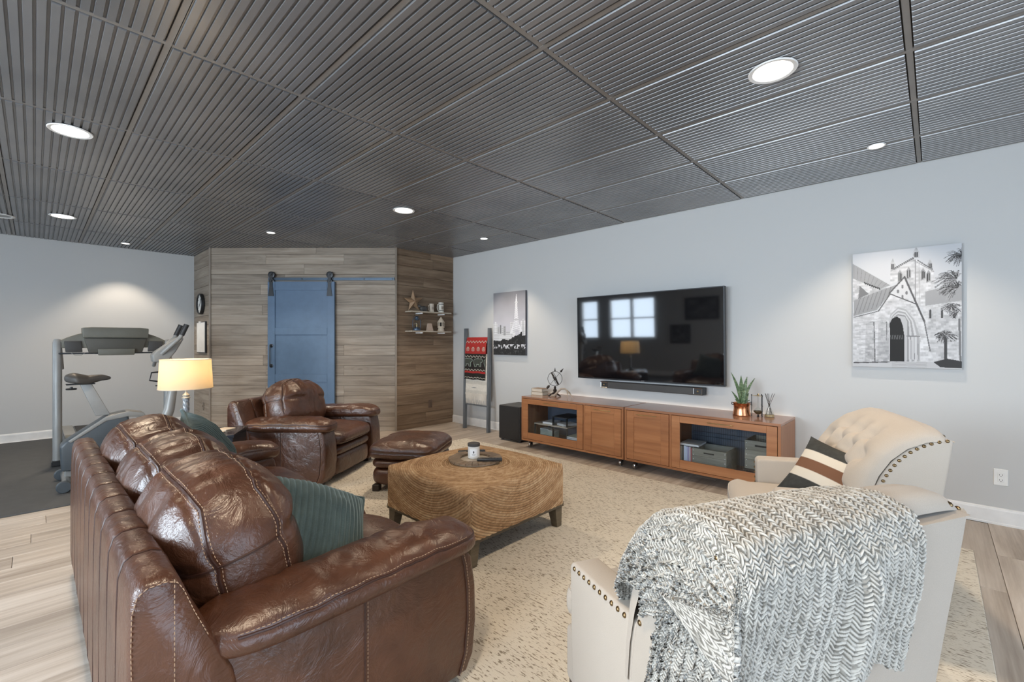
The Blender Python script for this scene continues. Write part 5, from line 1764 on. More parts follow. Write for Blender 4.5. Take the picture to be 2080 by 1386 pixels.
wallp([(292, 577), (470, 540), (545, 430), (640, 325), (765, 610), (765, 700), (735, 872), (292, 872)], .62)
for a_ in ((545, 425, 642, 323, 5), (642, 323, 766, 612, 6), (548, 430, 715, 498, 4), (300, 577, 470, 540, 3), (470, 540, 548, 432, 4)): sg_(a_[:2], a_[2:4], a_[4], .12)
pg([(560, 425), (640, 340), (700, 480)], .66)
for x0, y0 in ((628, 385), (600, 415), (655, 425), (628, 450)): sg_((x0, y0 - 6), (x0, y0 + 6), 7, .22)
for x0 in (385, 470, 530): wallp([(x0, 620), (x0 + 50, 600), (x0 + 60, 870), (x0 - 10, 870)], .5); sg_((x0 + 55, 610), (x0 + 62, 870), 4, .18)
for k in range(9): sg_((300 + 5 * k, 600 + k * 30), (535, 585 + k * 31), 1.4, .42)
for w_, c_ in ((0, .45), (14, .66), (26, .38), (38, .62), (50, .30), (60, .55)):
    pg([(540 + w_ * .15, 865), (540 + w_ * .1, 610), (552 + w_ * .5, 560 + w_ * .3), (600, 515 + w_ * .9), (650 - w_ * .1, 530 + w_ * .8), (705 - w_ * .75, 600 + w_ * .2), (735 - w_ * 1.25, 700), (738 - w_ * 1.35, 865)], c_)
pg([(548, 860), (545, 620), (560, 590), (592, 575), (615, 590), (632, 640), (640, 700), (640, 865)], .035)
for k in range(3): sg_((672 + k * 22, 705), (674 + k * 22, 850), 6, .62); sg_((680 + k * 22, 705), (682 + k * 22, 850), 2, .25)
sg_((655, 702), (738, 705), 4, .25)
for k in range(8): sg_((552 + k * 11, 695), (554 + k * 11, 720), 1.5, .22)
wallp([(765, 615), (790, 700), (800, 800), (835, 900), (770, 900), (735, 872), (750, 620)], .66)
sg_((765, 612), (800, 800), 4, .2)
pg([(290, 872), (740, 866), (985, 880), (985, 925), (290, 900)], .56)
for k in range(4): sg_((560, 872 + k * 9), (780, 876 + k * 9), 1.5, .35)
sg_((300, 866), (540, 866), 4, .10)
rp = random.Random(4)
for cx_, cy_, L, n, dn in ((985, 185, 110, 60, 1), (955, 340, 150, 90, 1), (960, 400, 120, 70, 1), (925, 520, 65, 70, 1), (960, 560, 60, 40, 1), (890, 700, 75, 110, 1)):
    for k in range(n):
        a_ = rp.uniform(1.6, 5.2) if cx_ > 930 else rp.uniform(0, 6.28); l = L * rp.uniform(.4, 1)
        c_ = rp.choice((.04, .07, .12, .2, .45))
        mx, my = cx_ + math.cos(a_) * l * .6, cy_ + math.sin(a_) * l * .35 - 4
        ex, ey = cx_ + math.cos(a_) * l, cy_ + math.sin(a_) * l * .55 + l * .18
        sg_((min(cx_, 983), cy_), (min(mx, 983), my), 1.8, c_); sg_((min(mx, 983), my), (min(ex, 983), ey), 1.5, c_)
sg_((890, 720), (893, 870), 9, .08); sg_((970, 600), (975, 860), 6, .2)
pg([(820, 870), (900, 850), (985, 868), (985, 912), (860, 905)], .06)
canvas('church_picture', -.140, .496, 1.088, 2.010, im * .86, 'large black-and-white canvas of a stone church and palms', plain('canvas_side_pale', (.42, .42, .43), .8))
# two dark pictures on the window wall (seen as reflections in the television)
for (yc, zc, hy, hz_, lab) in ((4.55, 1.86, .45, .30, 'wide dark picture on the window wall, seen mirrored in the television'), (5.15, 1.18, .28, .26, 'low framed picture on the window wall, seen mirrored in the television')):
    t = thing('framed_picture', (ROOM_X0 + .002, yc, zc), 0, lab, 'picture')
    m = MB(); m.box(0, .03, -hy, hy, -hz_, hz_, .003); m.build('frame', M['black'], t, False)
    g = fb2(60, 90, 6, 3, int(yc * 10)) * .15 + .12
    P = np.zeros((90, 60, 3)); P[..., 0] = .0312; P[..., 1] = np.linspace(-hy * .85, hy * .85, 90)[:, None]; P[..., 2] = np.linspace(hz_ * .82, -hz_ * .82, 60)[None, :]
    fastgrid('print', P, M['vcol'], t, np.repeat(np.clip(g, .01, 1).T[..., None], 3, 2))

# ------------------------------------------------------------------ beige tufted chairs
BG = M['beige']
PB = np.array([(.215, .43), (.205, .53), (.185, .62), (.155, .705), (.11, .78), (.05, .838), (-.02, .873), (-.075, .884), (-.105, .872)])   # face of the padded back (y,z)
RB = np.array([(-.118, .858), (-.112, .80), (-.085, .62), (-.055, .40), (-.03, .20), (-.02, .145)])                                   # rear face


def interp_path(path, n):
    d = np.concatenate([[0], np.cumsum(np.linalg.norm(np.diff(path, axis=0), axis=1))])
    s_ = np.linspace(0, d[-1], n)
    # smooth through Catmull-like cubic resampling
    out = np.stack([np.interp(s_, d, path[:, 0]), np.interp(s_, d, path[:, 1])], 1)
    for _ in range(3):
        out[1:-1] = (out[:-2] + 2 * out[1:-1] + out[2:]) / 4
    return out


HWD = .372
nail_me = None


def nails(root, pts, nrm, r=.0072):
    global nail_me
    if nail_me is None:
        m = MB(); m.lathe([(1, -.15), (1, .0), (.9, .30), (.6, .55), (.25, .68), (.01, .70)], n=12); nail_me = m.mesh('nailhead', M['nail'], True, 180)
    for p, n_ in zip(pts, nrm):
        q = Vector(n_).to_track_quat('Z', 'Y').to_euler()
        inst('nailhead', nail_me, root, tuple(p), q, (r, r, r))


def resample(pts, step):
    pts = np.array(pts, float); d = np.concatenate([[0], np.cumsum(np.linalg.norm(np.diff(pts, axis=0), axis=1))])
    s_ = np.arange(step / 2, d[-1], step)
    return np.stack([np.interp(s_, d, pts[:, k]) for k in range(3)], 1)


def tufted_chair(name, loc, rz, label, back_nails=True):
    t = thing(name, loc, rz, label, 'armchair', 'beige tufted armchairs')
    # back shell: side profile polygon, slightly inside the pad
    face = interp_path(PB, 22); rear = interp_path(RB, 14)
    inner = face.copy(); inner[:, 0] -= .022; inner[:, 1] -= .012
    shell = [tuple(p) for p in inner] + [tuple(p) for p in rear] + [(.16, .145)]
    m = MB(); m.prism(shell, 0, -HWD, HWD)
    bm = bmesh.new(); me = m.mesh('back_shell', BG); bm.from_mesh(me)
    bmesh.ops.bevel(bm, geom=[e_ for e_ in bm.edges if abs(e_.verts[0].co.x - e_.verts[1].co.x) < 1e-5], offset=.012, segments=3, affect='EDGES', profile=.5)
    bm.to_mesh(me); bm.free(); me.shade_smooth(); me.set_sharp_from_angle(angle=math.radians(50))
    sh = bpy.data.objects.new('back_shell', me); COL.objects.link(sh); sh.parent = t
    # tufted pad
    N, K = 150, 170
    fp = interp_path(PB, K); tang = np.gradient(fp, axis=0); nr = np.stack([tang[:, 1], -tang[:, 0]], 1); nr /= np.linalg.norm(nr, axis=1)[:, None]
    sl = np.linspace(0, 1, K); L = .72
    xs_ = np.linspace(-1, 1, N)
    X, S = np.meshgrid(xs_, sl, indexing='ij')
    edge = (1 - np.abs(X) ** 7) ** .5
    endf = np.clip(np.minimum((1 - S) / .10, 1), 0, 1) ** .5
    th = -.022 + .060 * edge * (.35 + .65 * endf)
    th += .022 * np.exp(-((S - .42) / .3) ** 2) * edge
    but = []
    for j, s0 in enumerate((.20, .36, .52, .68)):
        for xb in ((-.42, 0, .42) if j % 2 else (-.66, -.22, .22, .66)): but.append((xb, s0))
    for xb, s0 in but:
        d2 = ((X - xb) * HWD / .05) ** 2 + ((S - s0) * L / .05) ** 2
        th -= .040 * np.exp(-d2 * .8) * edge
    for i, (xa, sa) in enumerate(but):
        for xb, sb in but[i + 1:]:
            if abs(abs(sa - sb) - .16) < .01 and abs(xa - xb) < .3:
                ax_, ay_ = xa * HWD, sa * L; bx_, by_ = xb * HWD, sb * L
                dx, dy = bx_ - ax_, by_ - ay_; tt = np.clip(((X * HWD - ax_) * dx + (S * L - ay_) * dy) / (dx * dx + dy * dy), 0, 1)
                dd = np.hypot(X * HWD - ax_ - tt * dx, S * L - ay_ - tt * dy)
                th -= .0075 * np.exp(-(dd / .012) ** 2) * edge
    P = np.zeros((N, K, 3)); P[..., 0] = X * (HWD + .002)
    P[..., 1] = fp[None, :, 0] + nr[None, :, 0] * th; P[..., 2] = fp[None, :, 1] + nr[None, :, 1] * th
    pad = fastgrid('tufted_back', P, BG, t)
    for xb, s0 in but:
        i = int((xb + 1) / 2 * (N - 1)); j = int(s0 * (K - 1)); p = P[i, j]
        m = MB(); m.lathe([(.013, 0), (.012, .006), (.007, .010), (.001, .011)], n=14)
        q = Vector((0, nr[j, 0], nr[j, 1])).to_track_quat('Z', 'Y').to_euler()
        m.build('button', M['button'], t, loc=tuple(p), rot=q)
    # seat
    m = MB(); m.box(-HWD + .03, HWD - .03, .03, .60, .15, .33, .018, seg=3); m.build('seat_base', BG, t)

    def sf(P_, q):
        P_ = P_.copy(); u, v, w = q[:, 0], q[:, 1], q[:, 2]
        P_[:, 2] += .022 * (1 - u * u) * (1 - v * v) * (w > 0)
        k = np.clip((P_[:, 1] - .14) / .05, 0, 1)       # T-shape: wide only in front of the arms
        P_[:, 0] *= (.262 + (.338 - .262) * k) / .362
        return P_
    s1, mp = soft('seat_cushion', (.362, .255, .072), (0, .428, .385), BG, t, 5, 34, sf, e3=(6, 6, 3.4))
    a = np.linspace(0, 2 * PI, 160)
    for w_ in (.45, -.45):
        pr = np.stack([np.cos(a), np.sin(a), np.full_like(a, w_)], 1)
        m = MB(); m.tube(mp(pr / np.max(np.abs(pr), axis=1)[:, None]), .0028, 6); m.build('piping', BG, s1)
    # arms
    for sx in (-1, 1):
        out = [(.02, .15), (.50, .15), (.515, .40), (.520, .565), (.505, .580), (.12, .592), (.06, .592)]
        xi, xo = sx * .270, sx * (HWD - .004)
        m = MB(); m.prism(out, 0, min(xi, xo), max(xi, xo))
        bm = bmesh.new(); me = m.mesh('arm', BG); bm.from_mesh(me)
        bmesh.ops.bevel(bm, geom=bm.edges[:], offset=.012, segments=3, affect='EDGES', profile=.5)
        bm.to_mesh(me); bm.free(); me.shade_smooth(); me.set_sharp_from_angle(angle=math.radians(50))
        ar = bpy.data.objects.new('arm', me); COL.objects.link(ar); ar.parent = t
        xe = sx * (HWD - .004)
        pts = resample([(xe, .20, .578), (xe, .505, .566)], .030)
        nails(ar, pts, [(sx, 0, 0)] * len(pts))
        pts = resample([(xe - sx * .012, .521, .555), (xe - sx * .012, .516, .40), (xe - sx * .012, .502, .17)], .030)
        nails(ar, pts, [(0, 1, 0)] * len(pts))
        # side profile trim of the back
        f2 = interp_path(PB, 40)
        line = [(sx * HWD, p[0] - .040, p[1] - .016) for p in f2 if p[1] > .60]
        line = [l for l in line if l[1] > -.10]
        pts = resample(line, .027); nails(sh, pts, [(sx, 0, .0)] * len(pts))
    pts = resample([(-.35, -.095, .8785), (.35, -.095, .8785)], .027)
    nails(sh, pts, [(0, -.45, .9)] * len(pts), .0085)
    for sx in (-1, 1):
        for (yy, dy) in ((.06, -.02), (.57, .015)):
            x0 = sx * (HWD - .065)
            m = MB(); V = [(x0 + dx * .014, yy + dy + dz * .014, 0) for dx, dz in ((-1, -1), (1, -1), (1, 1), (-1, 1))] + [(x0 + dx * .024, yy + dz * .024, .1505) for dx, dz in ((-1, -1), (1, -1), (1, 1), (-1, 1))]
            m.add(V, [(3, 2, 1, 0), (4, 5, 6, 7), (0, 1, 5, 4), (1, 2, 6, 5), (2, 3, 7, 6), (3, 0, 4, 7)]); m.build('leg', M['espresso'], t, False)
    return t


RA = math.radians(21.7)
tufted_chair('tufted_armchair', (2.88, .19, .0125), RA, 'beige tufted armchair facing the woven table, with a striped cushion on it')
RBz = math.radians(-27)
chB = tufted_chair('tufted_armchair', (1.255, .215, .0125), RBz, 'beige tufted armchair nearest the camera, with the knitted throw over its back')

# striped cushion on chair A
cmat = M['vcol']
t = thing('striped_cushion', (0, 0, 0), 0, 'charcoal cushion with cream and brown stripes on the far beige armchair', 'cushion')
t.matrix_world = Matrix.Translation((2.88, .19, .0125)) @ Matrix.Rotation(RA, 4, 'Z') @ Matrix.Translation((-.150, .245, .605)) @ Matrix(((-.61, .45, -.65, 0), (-.79, -.348, .50, 0), (0, .8185, .57, 0), (0, 0, 0, 1))) @ Matrix.Rotation(math.radians(-14), 4, 'Z')
# local: x across, z thickness(front = +z after tilt), y up
for side, nm in ((1, 'front_panel'), (-1, 'rear_panel')):
    u = np.linspace(-1, 1, 110); v = np.linspace(-1, 1, 90); U, V_ = np.meshgrid(u, v, indexing='ij')
    X = U * .20 * (1 - .09 * (1 - V_ ** 2) * np.abs(U) ** 3); Y = V_ * .165 * (1 - .09 * (1 - U ** 2) * np.abs(V_) ** 3)
    pf = (1 - np.abs(U) ** 2.6) ** .62 * (1 - np.abs(V_) ** 2.6) ** .62
    P3 = np.stack([X, Y, X * 0], -1).reshape(-1, 3)
    Z = side * pf * (.062 + fbm(P3, 7, 2, 4).reshape(U.shape) * .014)
    dk = np.array([.050, .050, .046]) * (1 + .25 * fbm(P3, 60, 2, 2).reshape(U.shape)[..., None])
    col = dk.copy()
    if side == 1:
        cr = np.array([.60, .54, .45]); bw_ = np.array([.17, .085, .05])
        m1 = (np.abs(V_ - .05) < .46); col[m1] = cr; m2 = np.abs(V_ - .05) < .17; col[m2] = bw_
    fastgrid(nm, np.stack([X, Y, Z], -1), m_vcol('striped_cloth_%s' % nm, .9, .1), t, np.clip(col, 0, 1), flip=side < 0)

# knitted throw over chair B
FO = interp_path(np.array([(.262, .58), (.245, .67), (.212, .755), (.162, .830), (.10, .888), (.02, .922), (-.07, .930), (-.130, .908), (-.152, .855), (-.145, .78), (-.125, .66), (-.105, .55), (-.09, .45), (-.08, .34)]), 400)
sd = np.concatenate([[0], np.cumsum(np.linalg.norm(np.diff(FO, axis=0), axis=1))]); Ltot = sd[-1]
NS, NTk = 560, 700
sv = np.linspace(-.60, .140, NS)


def hem(s_):
    z = np.interp(s_, [-.60, -.33, -.20, -.10, -.03, .03, .08, .14], [.46, .37, .40, .49, .575, .60, .575, .545])
    return z


def zlen(z):  # arc length where the rear drop reaches height z
    k = np.argmax((FO[:, 0] < -.08) & (FO[:, 1] < .925))
    return np.interp(-z, -FO[k:, 1], sd[k:])


Lend = zlen(hem(sv))
TT = np.linspace(0, 1, NTk)
SS = np.repeat(sv[:, None], NTk, 1)
start = .02 + .015 * np.sin(sv * 9 + 1)[:, None] + .30 * np.clip((-sv[:, None] - .34) / .2, 0, 1)
ARC = start + (Lend[:, None] - start) * TT[None, :]
yy = np.interp(ARC, sd, FO[:, 0]); zz = np.interp(ARC, sd, FO[:, 1])
tg = np.stack([np.interp(ARC, sd, np.gradient(FO[:, 0], sd)), np.interp(ARC, sd, np.gradient(FO[:, 1], sd))], -1)
nrm = np.stack([tg[..., 1] * -1, tg[..., 0]], -1) * -1
nrm = np.stack([np.zeros_like(ARC), nrm[..., 0], nrm[..., 1]], -1)
# make it point outwards
cref = np.stack([SS, yy - .04, zz - .55], -1)
flipm = (nrm[..., 1] * (yy - .03) + nrm[..., 2] * (zz - .5)) < 0
nrm[flipm] *= -1
rearw = np.clip((ARC - zlen(.90)) / .12, 0, 1); rearw = rearw * rearw * (3 - 2 * rearw)
over = .022 * np.log1p(np.exp((-SS - .372) / .022))
XX = SS + over - .12 * over / (1 + over * 6)
zz2 = zz - over * (1 - rearw) * 1.05; yy2 = yy + over * rearw * .9
zz2 = zz2 - over * .25 * rearw
# rounded shoulder at the right side
P = np.stack([XX, yy2, zz2 - .012], -1)
P3 = np.stack([SS * 1.0, ARC * .55, SS * 0], -1).reshape(-1, 3)
fold = fbm(P3, 4.5, 2, 21).reshape(SS.shape) * .016 + .020 * np.exp(-((SS + .03 + .10 * (ARC - .55)) / .025) ** 2) * rearw - .014 * np.exp(-((SS + .085 + .10 * (ARC - .55)) / .03) ** 2) * rearw
fold += .006 * np.exp(-((SS + .36) / .05) ** 2)
fold += .018 * np.sin((SS + .5) * 17) * np.clip(rearw, 0, 1) * np.clip((ARC - .55) / .3, 0, 1) * (SS < .0)
fold += .012 * np.clip(over / .03, 0, 1)
# herringbone knit relief and yarn colours
cw = .0128; warpS = SS + .004 * np.sin(ARC * 23) + .0035 * vn(P3, 22, 41).reshape(SS.shape); colm = warpS / cw; ci = np.floor(colm); cf = colm - ci
sgn = np.where(ci % 2 == 0, 1.0, -1.0)
pt = .0094
k_ = (ARC + sgn * (cf - .5) * cw * .95 + .0045 * vn(P3, 34, 3).reshape(SS.shape) + .002 * vn(P3, 120, 6).reshape(SS.shape)) / pt; ki = np.floor(k_); kf = k_ - ki
dth = np.clip(.44 + .22 * vn(P3, 75, 13).reshape(SS.shape), .2, .7)
dark = kf < dth
kk = np.where(dark, kf / dth, (kf - dth) / (1 - dth))
hk = np.sqrt(np.clip(1 - (2 * kk - 1) ** 2, 0, 1)) * np.clip(1 - (np.abs(2 * cf - 1)) ** 4, 0, 1) ** .5 * np.where(dark, .55, 1.0)
half = np.floor(cf * 2)
hv = (np.sin(ki * 12.9898 + ci * 78.233 + half * 37.7) * 43758.5453) % 1
hv2 = (np.sin(ki * 39.35 + ci * 11.1) * 24634.63) % 1
wh = np.array([.56, .53, .475]); gr = np.array([.17, .158, .135]); md_ = np.array([.34, .32, .28])
hvd = (hv + hv2) % 1
lightc = np.where(hv[..., None] < .92, wh, md_); darkc = np.where(hvd[..., None] < .10, md_, gr)
selc = np.where(dark[..., None], darkc, lightc) * (.88 + .24 * hv2[..., None])
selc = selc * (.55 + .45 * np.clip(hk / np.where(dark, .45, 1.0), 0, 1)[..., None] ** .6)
selc *= (1 + .16 * fbm(P3, 130, 2, 8).reshape(SS.shape))[..., None]
P = P + nrm * (fold * .8 + hk * .0055 + .004 * fbm(P3, 90, 2, 5).reshape(SS.shape))[..., None]
t = thing('knitted_throw', (1.255, .215, .0125), RBz, 'chunky grey and white herringbone knitted throw over the nearest beige chair', 'throw')
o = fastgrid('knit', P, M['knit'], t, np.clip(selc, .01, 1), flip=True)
md = o.modifiers.new('thick', 'SOLIDIFY'); md.thickness = .008; md.offset = -1

# ------------------------------------------------------------------ side table, lamp, coasters
TF = Matrix.Translation((1.07, 4.0, 0)) @ Matrix.Rotation(math.atan2(.86, .5), 4, 'Z')   # local x: away, local y: to the left
t = bpy.data.objects.new('side_table', None); COL.objects.link(t); t.matrix_world = TF @ Matrix.Translation((.2, .30, .0118))
setp(t, 'dark lacquered cabinet table between sofa and leather armchair', 'side table')
m = MB(); m.box(-.20, .20, -.30, .30, .525, .55, .002); m.build('top', M['navy_box'], t, False)
m = MB(); m.box(-.19, .19, -.29, .29, .10, .524, .002); m.build('body', M['navy_box'], t, False)
m = MB(); m.box(-.199, -.191, -.27, .27, .34, .50, .002); d = m.build('drawer', plain('navy_drawer', (.035, .06, .11), .2), t, False)
m = MB(); m.lathe([(.006, 0), (.012, .014), (.008, .02)], n=14, M=Matrix.Translation((-.199, 0, .42)) @ Matrix.Rotation(-PI / 2, 4, 'Y')); m.build('knob', M['steel'], d)
for sx in (-.17, .17):
    for sy in (-.27, .27):
        m = MB(); m.box(sx - .018, sx + .018, sy - .018, sy + .018, 0, .0998); m.build('leg', M['navy_box'], t, False)
for k, (x, y, rz) in enumerate([(1.085, 4.285, .6), (.985, 4.175, .75)]):
    t = thing('coaster', (x, y, .5621), rz, ['pale square coaster nearer the leather armchair on the side table', 'pale square coaster nearer the sofa on the side table'][k], 'coaster')
    m = MB(); m.box(-.052, .052, -.052, .052, 0, .009, .0015); m.build('tile', M['cork'], t, False)
    m = MB(); m.box(-.050, .050, -.050, .050, -.0002, .0); t.children[0].name = 'coaster_tile' if k == 0 else 'coaster_tile.001'
t = thing('table_lamp', (.855, 4.49, .5621), 0, 'table lamp with cream drum shade and twisted glass column', 'lamp')
GM = plain('lamp_antique', (.40, .38, .33), .35, .3)
m = MB(); m.lathe([(.055, 0), (.058, .008), (.050, .016), (.050, .028), (.032, .034), (.030, .046), (.022, .052)], n=32); m.build('base', plain('lamp_base_dark', (.10, .11, .12), .25, .4), t)
m = MB(); K = 46; G = np.zeros((K, 36, 3))
for i in range(K):
    z = .054 + .205 * i / (K - 1)
    for j in range(36):
        a = 2 * PI * j / 36; r = .021 + .0022 * math.sin(6 * a + z * 160)
        G[i, j] = (r * math.cos(a), r * math.sin(a), z)
m.grid(G, cv=True); m.build('twisted_column', plain('twisted_glass', (.26, .28, .30), .15, .2), t, True, 180)
m = MB(); m.lathe([(.020, .258), (.030, .264), (.030, .270), (.022, .276), (.026, .290), (.016, .300), (.008, .310), (.006, .40)], n=28); m.build('collar', GM, t)
shade_m = NT('lamp_shade_linen')
tb = shade_m.n('ShaderNodeBsdfTranslucent'); tb.inputs[0].default_value = (.86, .74, .54, 1)
shade_m.b.inputs['Base Color'].default_value = (.78, .70, .55, 1); shade_m.b.inputs['Roughness'].default_value = .9
mx = shade_m.n('ShaderNodeMixShader'); mx.inputs[0].default_value = .55
shade_m.l(shade_m.b.outputs[0], mx.inputs[1]); shade_m.l(tb.outputs[0], mx.inputs[2]); shade_m.l(mx.outputs[0], shade_m.out.inputs['Surface'])
shade_m.bump(shade_m.noise(shade_m.coords((1, 1, 3)), 220, 2), .3, .0006)
m = MB(); m.lathe([(.180, .345), (.187, .345), (.174, .582), (.168, .582), (.180, .345)], n=56, close=False); m.build('lamp_shade', shade_m.m, t)
for z, r in ((.345, .187), (.582, .174)):
    m = MB(); m.tube([((r + .0005) * math.cos(a), (r + .0005) * math.sin(a), z) for a in np.linspace(0, 2 * PI, 60, endpoint=False)], .0028, 6, closed=True); m.build('shade_rim', M['cork'], t)
m = MB(); m.lathe([(.004, .40), (.020, .44), (.024, .47), (.012, .50), (.002, .505)], n=18); m.build('bulb', emis('bulb', (1, .8, .5), 6), t)
d = bpy.data.lights.new('bulb_light', 'POINT'); d.energy = E_LAMP; d.color = (1, .80, .55); d.shadow_soft_size = .03
o = bpy.data.objects.new('bulb_light', d); COL.objects.link(o); o.parent = t; o.location = (0, 0, .54)

# ------------------------------------------------------------------ treadmill (belt along +y, console toward the room)
t = thing('treadmill', (.62, 6.62, .012), 0, 'grey treadmill with wide olive console facing the room', 'treadmill')
for sx in (-1, 1):
    m = MB(); m.tube([(sx * .458, 0, .03), (sx * .458, 0, 1.27), (sx * .455, .01, 1.30)], [.036, .036, .030], 18); m.build('upright', M['greymetal'], t)
    m = MB(); m.box(sx * .458 - .045, sx * .458 + .045, -.07, .07, 0, .055, .008); m.build('foot', M['black'], t)
    m = MB(); m.tube([(sx * .45, .01, 1.26), (sx * .44, .15, 1.24), (sx * .42, .45, 1.10), (sx * .41, .55, .98)], .02, 12); m.build('handrail', M['greymetal'], t)


def cons(out, y0, y1, nm, mat):
    m = MB(); m.prism(out, 1, y0, y1)
    bm = bmesh.new(); me = m.mesh(nm, mat); bm.from_mesh(me)
    bmesh.ops.bevel(bm, geom=bm.edges[:], offset=.008, segments=2, affect='EDGES', profile=.5)
    bm.to_mesh(me); bm.free(); me.shade_smooth(); me.set_sharp_from_angle(angle=math.radians(40))
    o = bpy.data.objects.new(nm, me); COL.objects.link(o); o.parent = t; return o


arc = [(x, 1.385 + .022 * math.cos(x * 4) - .10 * (abs(x) / .46) ** 3) for x in np.linspace(-.45, .45, 15)]
cons([(-.45, 1.215), (.45, 1.215)] + arc[::-1], -.02, .12, 'console_wing', M['olive'])
cons([(-.27, 1.325), (.27, 1.325), (.275, 1.43), (.20, 1.438), (-.20, 1.438), (-.275, 1.43)], -.09, .13, 'display_hood', M['olive'])
cons([(-.22, 1.16), (.22, 1.16), (.26, 1.32), (-.26, 1.32)], -.055, .02, 'console_back', plain('olive_dark', (.085, .078, .062), .5))
cons([(-.15, 1.135), (.15, 1.135), (.155, 1.205), (-.155, 1.205)], -.085, -.045, 'lower_tray', M['olive'])
for sx in (-1, 1):
    cons([(sx * .40, 1.17), (sx * .27, 1.17), (sx * .28, 1.29), (sx * .41, 1.29)] if sx < 0 else [(.27, 1.17), (.40, 1.17), (.41, 1.29), (.28, 1.29)], -.04, -.018, 'cup_pocket', M['charcoal'])
m = MB(); m.box(-.46, .46, -.035, .015, 1.150, 1.166, .003); m.build('cross_bar', M['black_metal'], t)
m = MB(); m.tube([(-.36, -.045, 1.165), (-.33, -.05, 1.14), (-.28, -.05, 1.14), (-.25, -.045, 1.165)], .003, 6); m.build('cable', M['grey_plastic'], t)
m = MB(); m.prism([(-.36, .04), (-.36, .12), (-.20, .26), (.02, .30), (.10, .24), (.12, .12), (.12, .04)], 0, -.40, .40); m.build('motor_hood', M['olive'], t)
m = MB(); m.box(-.40, .40, .13, 1.65, .08, .17, .012); m.build('deck', M['dark_plastic'], t)
m = MB(); m.box(-.26, .26, .14, 1.62, .1705, .176); m.build('belt', M['rubber'], t, False)
for sx in (-1, 1):
    m = MB(); m.box(sx * .33 - .05, sx * .33 + .05, .13, 1.65, .1705, .185, .003); m.build('side_step', M['grey_plastic'], t, False)
    for y_ in (-.2, 1.5):
        m = MB(); m.box(sx * .34 - .03, sx * .34 + .03, y_ - .04, y_ + .04, 0, .079); m.build('pad', M['rubber'], t, False)

# ------------------------------------------------------------------ upright exercise bike (faces +x)
t = thing('exercise_bike', (.62, 5.62, .012), 0, 'grey upright exercise bike beside the sofa end, seat and handlebars visible', 'exercise bike')


def bike_prism(nm, out, w, mat, bev=.02, y0=0):
    m = MB(); m.prism(out, 1, y0 - w, y0 + w)
    bm = bmesh.new(); me = m.mesh(nm, mat); bm.from_mesh(me)
    bmesh.ops.bevel(bm, geom=bm.edges[:], offset=bev, segments=3, affect='EDGES', profile=.5)
    bm.to_mesh(me); bm.free(); me.shade_smooth(); me.set_sharp_from_angle(angle=math.radians(40))
    o = bpy.data.objects.new(nm, me); COL.objects.link(o); o.parent = t; return o


bike_prism('rear_shroud', [(-.46, .14), (-.47, .36), (-.44, .40), (-.16, .60), (-.02, .63), (.02, .40), (-.1, .14)], .085, M['dark_plastic'])
bike_prism('top_cover', [(-.42, .405), (-.17, .592), (-.01, .628), (.10, .60), (.12, .56), (-.02, .575), (-.17, .55), (-.40, .385)], .092, M['grey_plastic'], .008)
bike_prism('crank_shroud', [(.0, .16), (-.02, .42), (.06, .54), (.26, .56), (.42, .46), (.46, .26), (.36, .14)], .10, M['dark_plastic'])
m = MB(); m.lathe([(.02, -.13), (.09, -.125), (.10, -.112), (.10, .112), (.09, .125), (.02, .13)], n=32, M=Matrix.Translation((.24, 0, .34)) @ Matrix.Rotation(PI / 2, 4, 'X')); m.build('crank_disc', M['grey_plastic'], t)
for s_ in (-1, 1):
    m = MB(); m.tube([(.24, s_ * .13, .34), (.24 + s_ * .12, s_ * .15, .34 - s_ * .12)], .012, 8)
    m.build('crank_arm', M['steel'], t)
    m = MB(); m.box(.24 + s_ * .12 - .05, .24 + s_ * .12 + .05, s_ * .15 if s_ > 0 else s_ * .15 - .09, s_ * .15 + .09 if s_ > 0 else s_ * .15, .34 - s_ * .12 - .012, .34 - s_ * .12 + .012, .004); m.build('pedal', M['black'], t)
# stabilisers
for x in (-.43, .42):
    m = MB(); m.tube([(x, -.24, .06), (x, .24, .06)], .030, 14); m.build('stabiliser_tube', M['steel'], t)
    for s_ in (-1, 1):
        m = MB(); m.lathe([(.008, -.022), (.044, -.022), (.050, -.014), (.050, .014), (.044, .022), (.008, .022)], n=24, M=Matrix.Translation((x - .02, s_ * .265, .051)) @ Matrix.Rotation(PI / 2, 4, 'X')); m.build('wheel', M['dark_plastic'], t)
m = MB(); m.box(-.44, .43, -.035, .035, .075, .14, .008); m.build('floor_beam', M['grey_plastic'], t)
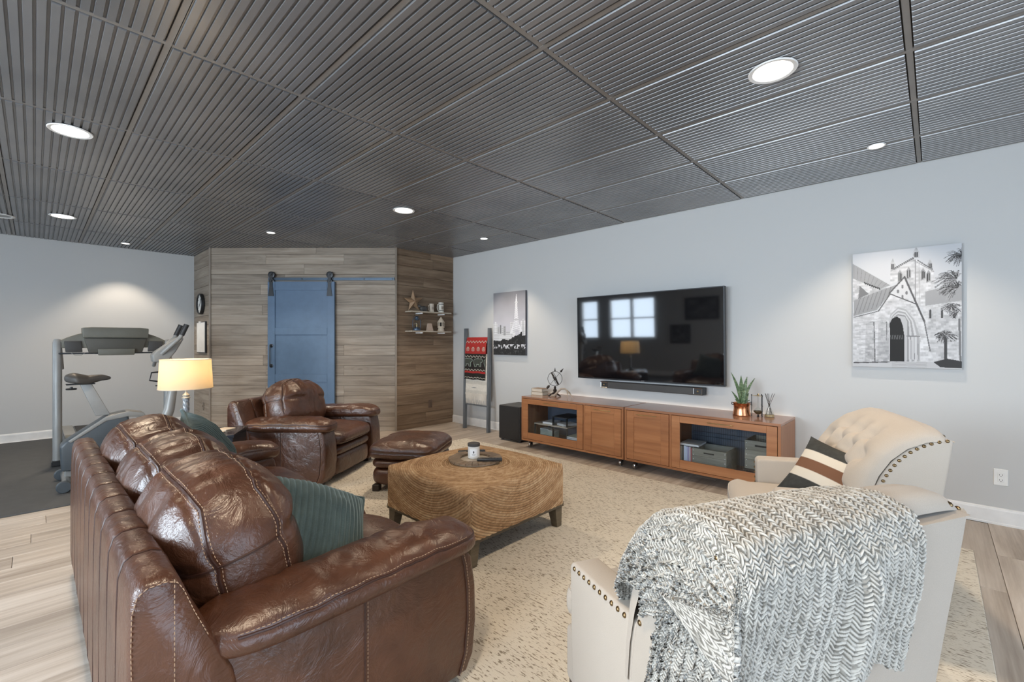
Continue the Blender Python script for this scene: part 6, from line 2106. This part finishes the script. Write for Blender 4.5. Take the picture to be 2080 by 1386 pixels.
# seat post and saddle
o = bike_prism('seat_post', [(-.235, .60), (-.135, .60), (-.265, .905), (-.345, .905)], .028, M['greymetal'], .006)
m = MB(); m.tube([(-.395, -.0, .875), (-.395, -.0, .86)], .010, 8); m.lathe([(.034, -.014), (.038, -.006), (.034, .0)], (-.395, 0, .862), 16); m.build('height_knob', M['black'], t)


def saddle(P_, q):
    P_ = P_.copy(); x = q[:, 0]
    wdt = np.interp(x, [-1, -.5, 0, .5, 1], [.9, 1.1, .75, .38, .25])
    P_[:, 1] *= wdt
    P_[:, 2] += np.interp(x, [-1, -.6, 0, .6, 1], [.012, .018, -.004, .014, .006]) - .02 * (q[:, 1] ** 2) * wdt
    P_[:, 2] *= np.interp(x, [-1, 0, 1], [1.25, .95, .6])
    return P_


soft('saddle', (.155, .115, .040), (-.285, 0, .938), M['charcoal'], t, 3, 24, saddle)
m = MB(); m.box(-.43, -.24, -.05, .05, .893, .902, .002); m.build('saddle_plate', M['black_metal'], t)
# handle column, curved
pts = [(.26, 0, .45), (.31, 0, .60), (.335, 0, .78), (.315, 0, .98), (.285, 0, 1.12)]
m = MB(); m.tube(pts, [.052, .045, .040, .040, .045], 14); m.build('handle_column', M['greymetal'], t)
bike_prism('console_head', [(.175, 1.08), (.165, 1.15), (.20, 1.19), (.36, 1.32), (.405, 1.335), (.42, 1.31), (.36, 1.19), (.28, 1.07)], .07, M['grey_plastic'], .014)
for s_ in (-1, 1):
    m = MB(); m.tube([(.24, s_ * .06, 1.16), (.33, s_ * .12, 1.27), (.375, s_ * .13, 1.32), (.395, s_ * .13, 1.36), (.43, s_ * .13, 1.45)], [.020, .020, .018, .021, .021], 12); m.build('handlebar', M['grey_plastic'], t)
    m = MB(); m.tube([(.388, s_ * .13, 1.345), (.431, s_ * .13, 1.453)], .0235, 12); m.build('grip', M['black'], t)
m = MB(); m.tube([(.28, 0, .985), (.17, 0, .975), (.155, 0, .90), (.29, 0, .87)], .008, 8); m.tube([(.20, 0, .845), (.30, 0, .835)], .006, 6); m.build('bottle_holder', M['black_metal'], t)
